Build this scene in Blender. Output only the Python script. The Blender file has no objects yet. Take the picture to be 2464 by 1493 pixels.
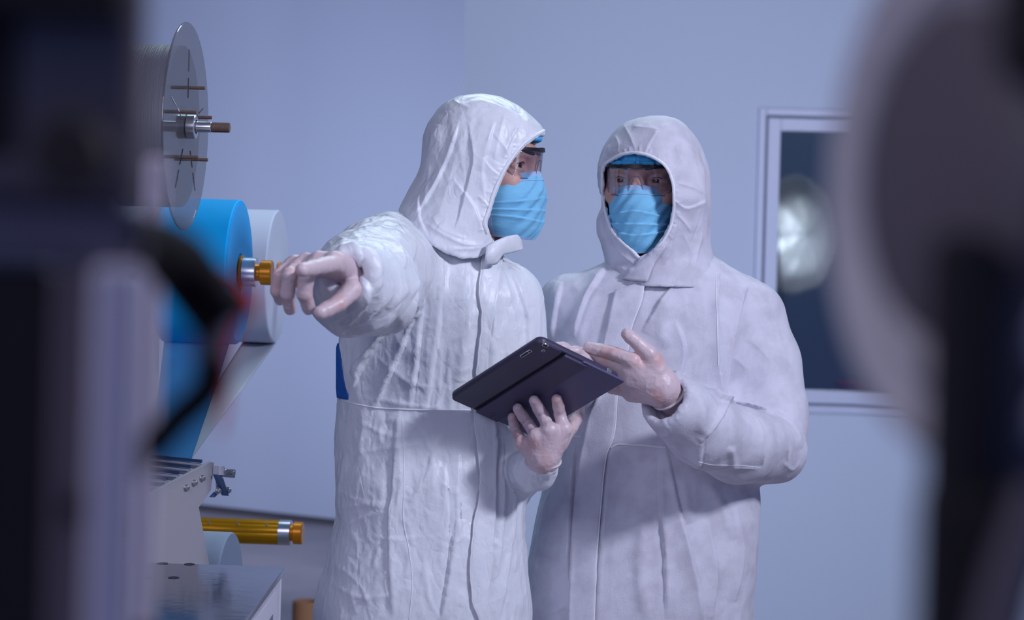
import bpy, math, random
import numpy as np
from mathutils import Vector, Matrix
from mathutils.bvhtree import BVHTree

SC = bpy.context.scene
COL = SC.collection
PI = math.pi
# ------------------------------------------------------------------ camera
W, H = 2464, 1493
F = 4791.0                      # focal length in pixels (70 mm on a 36 mm sensor)
CAMZ = 1.506
DY = 126.5                      # horizon above the picture centre
ROLL = math.radians(1.6)
CR, SR = math.cos(ROLL), math.sin(ROLL)

def P(px, py, Y):
    x, y = px - W / 2, py - H / 2 + DY
    return Vector(((x * CR + y * SR) / F * Y, Y, CAMZ - (-x * SR + y * CR) / F * Y))

def proj(co):
    """world points (n,3) -> photo pixels"""
    X, Y, Z = co[:, 0], np.maximum(co[:, 1], .05), co[:, 2]
    xl, yl = X / Y * F, (CAMZ - Z) / Y * F
    return xl * CR - yl * SR + W / 2, xl * SR + yl * CR + H / 2 - DY

cam = bpy.data.cameras.new('camera')
cam.sensor_width = 36.0
cam.lens = F * 36.0 / W
cam.shift_y = -DY / W
cam.clip_start = .05
camo = bpy.data.objects.new('camera', cam)
COL.objects.link(camo)
camo.matrix_world = Matrix(((CR, -SR, 0, 0), (0, 0, -1, 0), (SR, CR, 0, CAMZ), (0, 0, 0, 1)))
cam.dof.use_dof = True
cam.dof.focus_distance = 3.58
cam.dof.aperture_fstop = 4.4
SC.camera = camo

# ------------------------------------------------------------------ materials
def S2L(c):
    return tuple(((v / 255) / 12.92 if v <= 10 else ((v / 255 + .055) / 1.055) ** 2.4) for v in c)

def mat(name, col, rough=.5, metal=0., spec=.5, bump=None, var=None, sss=0., coat=0., sheen=0.):
    """bump: list of (type, scale, strength_m, stretch); var: (scale, colour2, contrast)"""
    m = bpy.data.materials.new(name); m.use_nodes = True
    nt = m.node_tree; N, L = nt.nodes, nt.links
    b = N['Principled BSDF']
    b.inputs['Base Color'].default_value = (*col, 1)
    b.inputs['Roughness'].default_value = rough
    b.inputs['Metallic'].default_value = metal
    b.inputs['Specular IOR Level'].default_value = spec
    if sss:
        b.inputs['Subsurface Weight'].default_value = sss
        b.inputs['Subsurface Radius'].default_value = (.012, .006, .004)
    if coat: b.inputs['Coat Weight'].default_value = coat
    if sheen: b.inputs['Sheen Weight'].default_value = sheen
    tc = N.new('ShaderNodeTexCoord')
    if var:
        sc, c2, lo, hi = var
        n = N.new('ShaderNodeTexNoise'); n.inputs['Scale'].default_value = sc; n.inputs['Detail'].default_value = 5
        L.new(tc.outputs['Object'], n.inputs['Vector'])
        r = N.new('ShaderNodeValToRGB')
        r.color_ramp.elements[0].position = lo; r.color_ramp.elements[1].position = hi
        r.color_ramp.elements[0].color = (*col, 1); r.color_ramp.elements[1].color = (*c2, 1)
        L.new(n.outputs[0], r.inputs[0]); L.new(r.outputs[0], b.inputs['Base Color'])
    prev = None
    for (ty, sc, dist, stretch) in (bump or []):
        mp = N.new('ShaderNodeMapping'); mp.inputs['Scale'].default_value = stretch
        L.new(tc.outputs['Object'], mp.inputs['Vector'])
        if ty == 'V':
            nz = N.new('ShaderNodeTexNoise'); nz.inputs['Scale'].default_value = sc * .6; nz.inputs['Detail'].default_value = 3
            L.new(mp.outputs[0], nz.inputs['Vector'])
            mx = N.new('ShaderNodeMix'); mx.data_type = 'VECTOR'; mx.inputs['Factor'].default_value = .12
            L.new(mp.outputs[0], mx.inputs[4]); L.new(nz.outputs['Color'], mx.inputs[5])
            t = N.new('ShaderNodeTexVoronoi'); t.feature = 'DISTANCE_TO_EDGE'; t.inputs['Scale'].default_value = sc
            L.new(mx.outputs[1], t.inputs['Vector'])
            cl = N.new('ShaderNodeMath'); cl.operation = 'MINIMUM'; cl.inputs[1].default_value = .25
            L.new(t.outputs['Distance'], cl.inputs[0]); out = cl.outputs[0]
        elif ty == 'W':
            t = N.new('ShaderNodeTexWave'); t.inputs['Scale'].default_value = sc; t.inputs['Distortion'].default_value = .3
            L.new(mp.outputs[0], t.inputs['Vector']); out = t.outputs[1]
        else:
            t = N.new('ShaderNodeTexNoise'); t.inputs['Scale'].default_value = sc; t.inputs['Detail'].default_value = 4
            if ty == 'R':
                t.noise_type = 'RIDGED_MULTIFRACTAL'
            t.inputs['Distortion'].default_value = .4
            L.new(mp.outputs[0], t.inputs['Vector']); out = t.outputs[0]
        bp = N.new('ShaderNodeBump'); bp.inputs['Strength'].default_value = 1; bp.inputs['Distance'].default_value = dist
        L.new(out, bp.inputs['Height'])
        if prev is not None: L.new(prev, bp.inputs['Normal'])
        prev = bp.outputs[0]
    if prev is not None: L.new(prev, b.inputs['Normal'])
    return m

def clear_mat(name, tint, gloss, body=0., bodycol=(.5, .5, .5), rough=.05):
    m = bpy.data.materials.new(name); m.use_nodes = True
    nt = m.node_tree; N, L = nt.nodes, nt.links
    for n in list(N):
        if n.type != 'OUTPUT_MATERIAL': N.remove(n)
    o = N['Material Output']
    t = N.new('ShaderNodeBsdfTransparent'); t.inputs[0].default_value = (*tint, 1)
    g = N.new('ShaderNodeBsdfGlossy'); g.inputs['Roughness'].default_value = rough
    mx = N.new('ShaderNodeMixShader')
    fr = N.new('ShaderNodeLayerWeight'); fr.inputs[0].default_value = .5
    mt = N.new('ShaderNodeMath'); mt.operation = 'MULTIPLY_ADD'; mt.inputs[1].default_value = .35; mt.inputs[2].default_value = gloss
    L.new(fr.outputs['Facing'], mt.inputs[0])
    if gloss >= .3: mx.inputs[0].default_value = gloss
    else: L.new(mt.outputs[0], mx.inputs[0])
    L.new(t.outputs[0], mx.inputs[1]); L.new(g.outputs[0], mx.inputs[2])
    out = mx.outputs[0]
    if body:
        d = N.new('ShaderNodeBsdfPrincipled'); d.inputs['Base Color'].default_value = (*bodycol, 1); d.inputs['Roughness'].default_value = .35
        m2 = N.new('ShaderNodeMixShader'); m2.inputs[0].default_value = body
        L.new(out, m2.inputs[1]); L.new(d.outputs[0], m2.inputs[2]); out = m2.outputs[0]
    L.new(out, o.inputs[0])
    return m

V1 = (1, 1, 1)
M = {}
M['suit_a'] = mat('crinkled white film fabric', (.76, .79, .87), .40, spec=.45, sss=0,
                  bump=[('V', 24, .0036, (1, 1, .6)), ('R', 30, .0026, (1, 1, .5)), ('N', 90, .0008, V1)])
M['suit_b'] = mat('soft white nonwoven fabric', (.66, .66, .765), .62, spec=.25, var=(26, (.56, .55, .65), .42, .66),
                  bump=[('V', 9, .0018, (1, 1, .5)), ('N', 60, .0009, (1, 1, .4)), ('N', 420, .0005, V1)])
M['seam'] = mat('white seam piping', (.84, .85, .92), .5)
M['blue_panel'] = mat('blue breathable panel', S2L((10, 90, 175)), .6, bump=[('N', 200, .0006, V1)])
M['skin'] = mat('skin', S2L((206, 162, 152)), .5, sss=.15, var=(60, S2L((194, 146, 138)), .4, .7), bump=[('N', 300, .0003, V1)])
M['stubble'] = mat('stubbled skin', S2L((132, 100, 94)), .6, var=(420, S2L((74, 54, 54)), .42, .6), bump=[('N', 500, .0004, V1)])
M['hair'] = mat('dark hair', S2L((35, 25, 24)), .6, bump=[('N', 300, .001, V1)])
M['eye_white'] = mat('eye white', S2L((205, 200, 205)), .25)
M['iris'] = mat('brown iris', S2L((45, 28, 24)), .15)
M['mask'] = mat('blue mask fabric', S2L((128, 196, 234)), .7, spec=.2, bump=[('N', 55, .0008, (1, 1, 3)), ('N', 700, .0003, V1)])
M['mask_edge'] = mat('pale mask edge', S2L((170, 200, 240)), .7, bump=[('W', 350, .0003, V1)])
M['cap'] = mat('blue bouffant fabric', S2L((70, 178, 235)), .7, bump=[('R', 60, .003, (1, 1, .4)), ('N', 150, .001, V1)])
M['lens'] = clear_mat('clear visor plastic', (.93, .93, .95), .035)
M['lens_rim'] = clear_mat('visor rim plastic', (.8, .82, .88), .2)
M['black'] = mat('black plastic', (.012, .011, .016), .35)
M['glove'] = mat('translucent latex glove', S2L((212, 192, 200)), .40, spec=.5, sss=.1, var=(24, S2L((214, 168, 166)), .5, .8),
                 bump=[('V', 45, .0005, V1), ('N', 120, .0004, V1)])
M['glove_cuff'] = mat('rolled latex cuff', S2L((215, 205, 205)), .4)
M['tablet'] = mat('dark navy rubber case', S2L((58, 53, 82)), .42, bump=[('N', 600, .0002, V1)])
M['tablet_flap'] = mat('charcoal leather flap', S2L((66, 61, 92)), .5, bump=[('N', 900, .0003, V1)])
M['tablet_flap2'] = mat('slate leather flap', S2L((88, 83, 120)), .45, bump=[('N', 900, .0003, V1)])
M['tablet_dark'] = mat('matte black recess', (.004, .004, .006), .6)
M['screen'] = mat('dark glass screen', (.01, .01, .014), .05)
M['silver'] = mat('brushed aluminium', (.72, .73, .78), .28, 1.)
M['steel'] = mat('scuffed stainless steel', (.30, .29, .32), .13, 1., var=(5, (.23, .22, .26), .4, .7), bump=[('N', 40, .0003, V1)])
M['zinc'] = mat('zinc bolt', (.55, .55, .55), .35, 1.)
M['rust'] = mat('brown threaded rod', S2L((122, 98, 90)), .6, .2, bump=[('W', 300, .0008, V1)])
M['acrylic'] = clear_mat('smoky clear acrylic', (.82, .80, .83), .03, .24, (.10, .095, .10))
M['film'] = mat('wound clear film', (.22, .22, .26), .45, bump=[('N', 9, .002, (60, 1, 1))])
M['blue_roll'] = mat('blue nonwoven roll', (.004, .46, 1.0), .7, spec=.2)
M['blue_face'] = mat('blue roll end face', (.03, .42, .92), .7, bump=[('N', 30, .002, V1)])
M['blue_web'] = mat('thin blue nonwoven web', S2L((80, 165, 222)), .7, spec=.2)
M['white_roll'] = mat('white nonwoven roll', (.60, .65, .80), .7, spec=.2)
M['white_web'] = mat('thin white nonwoven web', (.46, .48, .56), .7)
M['orange'] = mat('amber anodised metal', S2L((235, 145, 5)), .32, .35)
M['yellow'] = mat('golden anodised shaft', S2L((215, 150, 0)), .3, .5)
M['rubber'] = mat('black rubber', (.006, .005, .007), .8, spec=.2)
M['red'] = mat('red plastic', S2L((220, 25, 50)), .4)
M['paint'] = mat('grey white machine paint', (.36, .35, .40), .45)
M['cab'] = mat('pale cabinet paint', (.62, .62, .72), .4)
M['navy'] = mat('dark blue steel bar', (.10, .16, .30), .35, .6)  # even dark blue, the bars' own colour
M['card'] = mat('brown cardboard', S2L((150, 105, 70)), .8, bump=[('N', 60, .001, V1)])
M['wall'] = mat('white cleanroom wall panel', (.66, .71, .80), .45, spec=.3)
M['floor'] = mat('grey beige floor', S2L((150, 140, 140)), .35, var=(3, S2L((140, 130, 132)), .4, .6))
M['ceil'] = mat('ceiling', (.45, .46, .52), .7)
M['base'] = mat('dark baseboard', (.10, .095, .10), .6)
M['frame'] = mat('white window profile', (.68, .69, .80), .35)
M['gasket'] = mat('grey gasket', (.16, .17, .24), .6)
M['pane'] = clear_mat('window glass', (.62, .72, .80), .30, rough=.03)
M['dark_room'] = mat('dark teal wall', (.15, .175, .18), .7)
M['umbrella'] = mat('silver umbrella fabric', (.75, .78, .82), .35, .6, bump=[('N', 14, .006, (1, 1, 1))])
M['dark_metal'] = mat('dark machine housing', S2L((104, 94, 100)), .5, .0)
M['dark_soft'] = mat('near black panel', S2L((34, 26, 28)), .7)
M['fg_blue'] = mat('blue grey panel', S2L((104, 100, 116)), .6)
M['fg_alu'] = mat('lavender aluminium profile', (.76, .68, .76), .5, .0)
M['fg_grey'] = mat('grey reel winding', (.60, .56, .58), .6, bump=[('N', 40, .004, V1)])

# ------------------------------------------------------------------ mesh helpers
def link(name, me, parent=None):
    o = bpy.data.objects.new(name, me); COL.objects.link(o)
    if parent is not None: o.parent = parent
    return o

def mesh_obj(name, v, f, m, parent=None, smooth=True, loc=None):
    me = bpy.data.meshes.new(name)
    v = np.asarray(v, dtype=np.float64).reshape(-1, 3)
    if parent is not None:
        v = v - np.array(parent.location)
    elif loc is not None:
        v = v - np.array(loc)
    me.from_pydata(v.tolist(), [], [tuple(int(i) for i in q) for q in f])
    me.update()
    if smooth: me.polygons.foreach_set('use_smooth', np.ones(len(me.polygons), dtype=bool))
    for mm in (m if isinstance(m, (list, tuple)) else [m]): me.materials.append(mm)
    o = link(name, me, parent)
    if loc is not None and parent is None: o.location = loc
    return o

def tag(o, label, cat, group=None, kind=None):
    o['label'] = label; o['category'] = cat
    if group: o['group'] = group
    if kind: o['kind'] = kind
    return o

def thing(name, label, cat, loc=(0, 0, 0), group=None):
    o = bpy.data.objects.new(name, None); COL.objects.link(o)
    o.location = loc; o.empty_display_size = .05
    return tag(o, label, cat, group)

def plabel(o, t): o['label'] = t; return o

class MB:
    """collects shapes into one mesh (world coordinates)"""
    def __init__(s): s.v = []; s.f = []; s.mi = []; s.cur = 0
    def add(s, v, f):
        b = len(s.v); s.v += [tuple(x) for x in v]; s.f += [tuple(i + b for i in q) for q in f]; s.mi += [s.cur] * len(f); return s
    def box(s, lo, hi, M4=None):
        x0, y0, z0 = lo; x1, y1, z1 = hi
        v = [(x0, y0, z0), (x1, y0, z0), (x1, y1, z0), (x0, y1, z0), (x0, y0, z1), (x1, y0, z1), (x1, y1, z1), (x0, y1, z1)]
        if M4 is not None: v = [M4 @ Vector(p) for p in v]
        return s.add(v, [(3, 2, 1, 0), (4, 5, 6, 7), (0, 1, 5, 4), (1, 2, 6, 5), (2, 3, 7, 6), (3, 0, 4, 7)])
    def prism(s, pts, d):
        """pts: coplanar world loop, extruded by vector d"""
        n = len(pts); d = Vector(d)
        v = [Vector(p) for p in pts] + [Vector(p) + d for p in pts]
        f = [tuple(range(n))[::-1], tuple(range(n, 2 * n))] + [(i, (i + 1) % n, n + (i + 1) % n, n + i) for i in range(n)]
        return s.add(v, f)
    def lathe(s, o, axis, prof, n=48, closed=True):
        """prof: (distance along the axis, radius)"""
        a = Vector(axis).normalized(); u = a.orthogonal().normalized(); w = a.cross(u); o = Vector(o)
        v = []; f = []
        for (t, r) in prof:
            for k in range(n):
                th = 2 * PI * k / n
                v.append(o + a * t + (u * math.cos(th) + w * math.sin(th)) * max(r, 1e-5))
        m = len(prof)
        for i in range(m if closed else m - 1):
            j = (i + 1) % m
            for k in range(n):
                l = (k + 1) % n
                f.append((i * n + k, j * n + k, j * n + l, i * n + l))
        return s.add(v, f)
    def cyl(s, a, b, r, n=32, bev=None):
        a, b = Vector(a), Vector(b); L = (b - a).length; e = bev if bev is not None else min(r, L) * .08
        return s.lathe(a, b - a, [(0, 0), (0, r - e), (e, r), (L - e, r), (L, r - e), (L, 0)], n, False)
    def tube(s, pts, r, n=10, caps=True):
        pts = [Vector(p) for p in pts]; m = len(pts)
        rs = r if isinstance(r, (list, tuple)) else [r] * m
        v = []; f = []; prev = None
        for i, p in enumerate(pts):
            t = (pts[min(i + 1, m - 1)] - pts[max(i - 1, 0)]).normalized()
            u = t.orthogonal().normalized() if prev is None else (prev - t * prev.dot(t)).normalized()
            prev = u; w = t.cross(u)
            for k in range(n):
                th = 2 * PI * k / n
                v.append(p + (u * math.cos(th) + w * math.sin(th)) * rs[i])
        for i in range(m - 1):
            for k in range(n):
                l = (k + 1) % n
                f.append((i * n + k, (i + 1) * n + k, (i + 1) * n + l, i * n + l)[::-1])
        if caps:
            f.append(tuple(range(n))); f.append(tuple(range((m - 1) * n, m * n))[::-1])
        return s.add(v, f)
    def grid(s, rows):
        """rows: 2-D list of points"""
        m, n = len(rows), len(rows[0])
        v = [p for r in rows for p in r]
        f = [(i * n + j, i * n + j + 1, (i + 1) * n + j + 1, (i + 1) * n + j) for i in range(m - 1) for j in range(n - 1)]
        return s.add(v, f)
    def build(s, name, m, parent=None, smooth=True, bevel=0, solid=0, loc=None, sub=0, sharp=35):
        o = mesh_obj(name, s.v, s.f, m, parent, smooth, loc)
        if any(s.mi): o.data.polygons.foreach_set('material_index', s.mi)
        if solid:
            md = o.modifiers.new('thickness', 'SOLIDIFY'); md.thickness = solid; md.offset = 0
        if bevel:
            md = o.modifiers.new('edges', 'BEVEL'); md.width = bevel; md.segments = 2; md.limit_method = 'ANGLE'
        if sub:
            md = o.modifiers.new('round', 'SUBSURF'); md.levels = sub; md.render_levels = sub
        if smooth and sharp: o.data.set_sharp_from_angle(angle=math.radians(sharp))
        return o

def smooth_path(pts, n):
    """Catmull-Rom through pts (lists of floats), n samples"""
    p = np.array([list(q) for q in pts], dtype=float); m = len(p)
    d = np.concatenate([[0], np.cumsum(np.linalg.norm(np.diff(p, axis=0), axis=1))])
    t = np.linspace(0, d[-1], n)
    return np.stack([pchip(d, p[:, k], t) for k in range(p.shape[1])], axis=1)

def pchip(x, y, q):
    x = np.asarray(x, float); y = np.asarray(y, float)
    if len(x) < 3: return np.interp(q, x, y)
    h = np.diff(x); dl = np.diff(y) / h; m = np.zeros(len(x))
    m[1:-1] = np.where(dl[:-1] * dl[1:] > 0, 2 * dl[:-1] * dl[1:] / np.where(np.abs(dl[:-1] + dl[1:]) < 1e-12, 1, dl[:-1] + dl[1:]), 0)
    m[0], m[-1] = dl[0], dl[-1]
    i = np.clip(np.searchsorted(x, q) - 1, 0, len(h) - 1)
    t = np.clip((q - x[i]) / h[i], 0, 1)
    return (2 * t ** 3 - 3 * t ** 2 + 1) * y[i] + (t ** 3 - 2 * t ** 2 + t) * h[i] * m[i] + (-2 * t ** 3 + 3 * t ** 2) * y[i + 1] + (t ** 3 - t ** 2) * h[i] * m[i + 1]

# ------------------------------------------------------------------ distance-field modelling
class Field:
    def __init__(s, lo, hi, h):
        s.lo = np.array(lo, dtype=np.float32); s.h = h
        n = np.ceil((np.array(hi) - np.array(lo)) / h).astype(int) + 1
        s.X = (s.lo[0] + h * np.arange(n[0], dtype=np.float32))[:, None, None]
        s.Y = (s.lo[1] + h * np.arange(n[1], dtype=np.float32))[None, :, None]
        s.Z = (s.lo[2] + h * np.arange(n[2], dtype=np.float32))[None, None, :]
        s.V = np.full(tuple(n), 9., dtype=np.float32)
    def cone(s, a, b, ra, rb, flat=None):
        a = [float(q) for q in a]; d = [float(b[i]) - a[i] for i in range(3)]; l2 = max(sum(q * q for q in d), 1e-12)
        x, y, z = s.X - a[0], s.Y - a[1], s.Z - a[2]
        t = np.clip((x * d[0] + y * d[1] + z * d[2]) / l2, 0, 1)
        e = [x - t * d[0], y - t * d[1], z - t * d[2]]
        q = e[0] ** 2 + e[1] ** 2 + e[2] ** 2
        if flat is not None:
            ax, k = flat                                     # thinner along ax by the factor k
            w = e[0] * ax[0] + e[1] * ax[1] + e[2] * ax[2]
            q = q + w * w * (1 / k ** 2 - 1)
        return np.sqrt(q) - (ra + (rb - ra) * t)
    def ell(s, c, A, r):
        """ellipsoid, A: three axes, r: radii"""
        x, y, z = s.X - c[0], s.Y - c[1], s.Z - c[2]
        q = 0
        for ax, rr in zip(A, r):
            q = q + ((x * ax[0] + y * ax[1] + z * ax[2]) / rr) ** 2
        return (np.sqrt(q) - 1) * min(r)
    def plane(s, p, n):
        n = Vector(n).normalized()
        return (s.X - p[0]) * n[0] + (s.Y - p[1]) * n[1] + (s.Z - p[2]) * n[2]
    def loft(s, tab, ex=2.0):
        """tab rows: z, cx, cy, a, b (ascending z)"""
        t = np.array(tab, dtype=float); t = t[np.argsort(t[:, 0])]
        z = s.Z[0, 0]
        g = [pchip(t[:, 0], t[:, k], z).astype(np.float32)[None, None, :] for k in range(1, 5)]
        q = (np.abs((s.X - g[0]) / g[2]) ** ex + np.abs((s.Y - g[1]) / g[3]) ** ex) ** (1 / ex)
        d = (q - 1) * np.minimum(g[2], g[3])
        return np.maximum(d, np.maximum(s.Z - float(t[-1, 0]), float(t[0, 0]) - s.Z))
    def poly(s, pts, scaleY, shear=0., y0=0.):
        """signed distance (m) to a closed pixel polygon seen along the view rays"""
        xl, yl = s.X / s.Y * F, (CAMZ - s.Z) / s.Y * F
        px = xl * CR - yl * SR + W / 2 - shear * (s.Y - y0); py = xl * SR + yl * CR + H / 2 - DY
        return polysd(px, py, pts) * (scaleY / F)
    def u(s, d, k=0.):
        s.V = smin(s.V, d, k); return s
    def mesh(s): return surface_nets(s.V, s.lo, s.h)

def polysd(px, py, pts):
    n = len(pts); best = None; ins = None
    for i in range(n):
        ax, ay = pts[i]; bx, by = pts[(i + 1) % n]
        dx, dy = bx - ax, by - ay
        t = np.clip(((px - ax) * dx + (py - ay) * dy) / max(dx * dx + dy * dy, 1e-9), 0, 1)
        q = (px - ax - t * dx) ** 2 + (py - ay - t * dy) ** 2
        best = q if best is None else np.minimum(best, q)
        c = ((ay > py) != (by > py))
        if abs(dy) > 1e-9:
            c = c & (px < dx * (py - ay) / dy + ax)
        ins = c if ins is None else ins ^ c
    return np.where(ins, -1, 1) * np.sqrt(best)

def smin(a, b, k):
    if np.isscalar(k) and k <= 0: return np.minimum(a, b)
    h = np.maximum(k - np.abs(a - b), 0) / k
    return np.minimum(a, b) - h * h * k * .25
def smax(a, b, k): return -smin(-a, -b, k)

def surface_nets(V, lo, h):
    s = V < 0
    c = [s[i:s.shape[0] - 1 + i, j:s.shape[1] - 1 + j, k:s.shape[2] - 1 + k] for i in (0, 1) for j in (0, 1) for k in (0, 1)]
    cnt = sum(x.astype(np.int8) for x in c)
    mask = (cnt > 0) & (cnt < 8)
    idx = np.full(mask.shape, -1, dtype=np.int64)
    cells = np.argwhere(mask); idx[mask] = np.arange(len(cells))
    pos = np.zeros((len(cells), 3)); num = np.zeros(len(cells))
    cs = [(i, j, k) for i in (0, 1) for j in (0, 1) for k in (0, 1)]
    val = {q: V[cells[:, 0] + q[0], cells[:, 1] + q[1], cells[:, 2] + q[2]].astype(float) for q in cs}
    for a in cs:
        for ax in range(3):
            if a[ax]: continue
            b = list(a); b[ax] = 1; b = tuple(b)
            va, vb = val[a], val[b]; m = (va < 0) != (vb < 0)
            t = np.where(m, va / np.where(np.abs(va - vb) < 1e-12, 1, va - vb), 0)
            p = np.repeat(np.array(a, float)[None], len(cells), 0); p[:, ax] += t
            pos[m] += p[m]; num[m] += 1
    v = (cells + pos / np.maximum(num, 1)[:, None]) * h + lo
    quads = []
    for ax in range(3):
        b, d = (ax + 1) % 3, (ax + 2) % 3
        s0 = np.take(s, range(s.shape[ax] - 1), ax); s1 = np.take(s, range(1, s.shape[ax]), ax)
        e = np.argwhere(s0 != s1)
        e = e[(e[:, b] > 0) & (e[:, d] > 0) & (e[:, b] < s.shape[b] - 1) & (e[:, d] < s.shape[d] - 1)]
        if not len(e): continue
        def I(ob, od):
            q = e.copy(); q[:, b] -= ob; q[:, d] -= od
            return idx[q[:, 0], q[:, 1], q[:, 2]]
        q = np.stack([I(1, 1), I(0, 1), I(0, 0), I(1, 0)], 1)
        fl = ~s0[e[:, 0], e[:, 1], e[:, 2]]
        q[fl] = q[fl][:, ::-1]
        quads.append(q[(q >= 0).all(1)])
    return v, np.concatenate(quads)

def vnormals(v, q):
    n = np.cross(v[q[:, 2]] - v[q[:, 0]], v[q[:, 3]] - v[q[:, 1]])
    out = np.zeros_like(v)
    for k in range(4):
        for c in range(3): out[:, c] += np.bincount(q[:, k], n[:, c], len(v))
    return out / np.maximum(np.linalg.norm(out, axis=1, keepdims=True), 1e-12)

def relax(v, q, it=2, lam=.5):
    e = np.concatenate([q[:, [0, 1]], q[:, [1, 2]], q[:, [2, 3]], q[:, [3, 0]]])
    deg = np.bincount(e[:, 0], minlength=len(v)) + np.bincount(e[:, 1], minlength=len(v))
    for _ in range(it):
        a = np.stack([np.bincount(e[:, 0], v[e[:, 1], c], len(v)) + np.bincount(e[:, 1], v[e[:, 0], c], len(v)) for c in range(3)], 1)
        v = v + lam * (a / np.maximum(deg, 1)[:, None] - v)
    return v

def subdivide(v, q):
    """Catmull-Clark-like split of a quad mesh, once (linear positions, then relaxed)"""
    e = np.concatenate([q[:, [0, 1]], q[:, [1, 2]], q[:, [2, 3]], q[:, [3, 0]]]); es = np.sort(e, 1)
    key = es[:, 0] * len(v) + es[:, 1]
    uq, inv = np.unique(key, return_inverse=True)
    a, b = uq // len(v), uq % len(v)
    em = (v[a] + v[b]) / 2; fc = v[q].mean(1)
    n, m, k = len(v), len(uq), len(q)
    ei = inv.reshape(4, k) + n; ci = np.arange(k) + n + m
    nq = np.concatenate([np.stack([q[:, i], ei[i], ci, ei[(i - 1) % 4]], 1) for i in range(4)])
    return relax(np.concatenate([v, em, fc]), nq, 1, .5), nq

def hashnoise(p, seed=0):
    """smooth value noise on (n,3) points, range about -1..1"""
    i = np.floor(p).astype(np.int64); f = p - i; f = f * f * (3 - 2 * f)
    def r(q):
        h = (q[:, 0] * 374761393 + q[:, 1] * 668265263 + q[:, 2] * 2147483647 + seed * 1274126177) & 0xffffffff
        h = ((h ^ (h >> 13)) * 1274126177) & 0xffffffff
        return ((h ^ (h >> 16)) & 0xffff) / 32767.5 - 1
    out = 0
    for dx in (0, 1):
        for dy in (0, 1):
            for dz in (0, 1):
                w = (f[:, 0] if dx else 1 - f[:, 0]) * (f[:, 1] if dy else 1 - f[:, 1]) * (f[:, 2] if dz else 1 - f[:, 2])
                out = out + w * r(i + np.array([dx, dy, dz]))
    return out

FOLDK = 1.35
def fold(v, n, folds):
    """raise traced folds in a cloth surface along its normals. fold: (pixel path, width px, height mm, kind)"""
    px, py = proj(v); face = np.clip(-n[:, 1] * 2.5 + .3, 0, 1)
    h = np.zeros(len(v))
    for path, w, amp, kind in folds:
        pts = smooth_path(path, max(len(path) * 3, 4)) if len(path) > 2 else np.array(path, float)
        best = np.full(len(v), 1e9); sd = np.zeros(len(v)); tt = np.zeros(len(v))
        m = len(pts) - 1
        for i in range(m):
            a, b = pts[i], pts[i + 1]; d = b - a; l2 = max(d @ d, 1e-9)
            t = ((px - a[0]) * d[0] + (py - a[1]) * d[1]) / l2
            tc = np.clip(t, 0, 1)
            qx, qy = px - a[0] - tc * d[0], py - a[1] - tc * d[1]
            q = np.hypot(qx, qy); c = (d[0] * qy - d[1] * qx)
            k = q < best
            best = np.where(k, q, best); sd = np.where(k, np.sign(c) * q, sd); tt = np.where(k, (i + tc) / m, tt)
        ends = np.clip(np.minimum(tt, 1 - tt) * 5, 0, 1) ** .7
        if kind == 'r': g = np.exp(-(sd / w) ** 2)
        elif kind == 'k': g = .75 * np.exp(-np.abs(sd) / (w * .7))                               # sharp crease
        elif kind == 's':                                                          # lapped fold: sharp on one side, slow on the other
            g = np.where(sd > 0, np.exp(-np.abs(sd) / (w * 1.6)), np.exp(-(sd / (w * .22)) ** 2))
        elif kind == 'z':
            g = np.where(sd < 0, np.exp(-np.abs(sd) / (w * 1.6)), np.exp(-(sd / (w * .22)) ** 2))
        h += FOLDK * amp * .001 * g * ends * face
    return v + n * h[:, None]

def crumple(v, n, spec):
    for sc, amp, st, seed in spec:
        p = v * sc * np.array(st)
        p = p + .6 * np.stack([hashnoise(p * .7 + 11, seed + 1), hashnoise(p * .7 + 37, seed + 2), hashnoise(p * .7 + 71, seed + 3)], 1)
        a = hashnoise(p, seed)
        v = v + n * ((1 - 2 * np.abs(a)) * amp)[:, None]
    return v

def field_obj(name, fld, m, parent, folds=None, spec=None, sub=0, rel=2, post=None):
    v, q = fld.mesh(); v = relax(v, q, rel)
    for _ in range(sub): v, q = subdivide(v, q)
    if post: v = post(v, vnormals(v, q))
    if folds: v = fold(v, vnormals(v, q), folds)
    if spec: v = crumple(v, vnormals(v, q), spec)
    o = mesh_obj(name, v, q, m, parent)
    o['_n'] = 0; del o['_n']
    return o, BVHTree.FromPolygons([tuple(a) for a in v], [tuple(int(i) for i in a) for a in q])

def cast(bvh, px, py, lift=0., Yd=3.6):
    o = Vector((0, 0, CAMZ)); d = (P(px, py, 1.) - o).normalized()
    hit, n, _, _ = bvh.ray_cast(o, d)
    if hit is None: return None
    if n.dot(d) > 0: n = -n
    return hit + n * lift

def drape(bvh, path, n, lift):
    out = []
    for q in smooth_path(path, n):
        h = cast(bvh, q[0], q[1], lift)
        if h is not None: out.append(h)
    return out

def drape_strip(bvh, left, right, n, k, lift, edge=.0):
    """strip of cloth lying on a surface between two pixel paths"""
    a, b = smooth_path(left, n), smooth_path(right, n); rows = []; last = None
    for i in range(n):
        r = []
        for j in range(k + 1):
            t = j / k; q = a[i] * (1 - t) + b[i] * t
            h = cast(bvh, q[0], q[1], lift)
            if h is None: h = last
            if h is None: h = P(q[0], q[1], 3.55)
            last = h; r.append(h)
        rows.append(r)
    # keep the strip from dropping into gaps
    Yv = np.array([[p.y for p in r] for r in rows])
    med = np.array([[np.median(Yv[max(0, i - 2):i + 3, max(0, j - 2):j + 3]) for j in range(k + 1)] for i in range(n)])
    return [[Vector((p.x * med[i][j] / p.y, med[i][j], CAMZ + (p.z - CAMZ) * med[i][j] / p.y)) for j, p in enumerate(r)] for i, r in enumerate(rows)]
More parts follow.
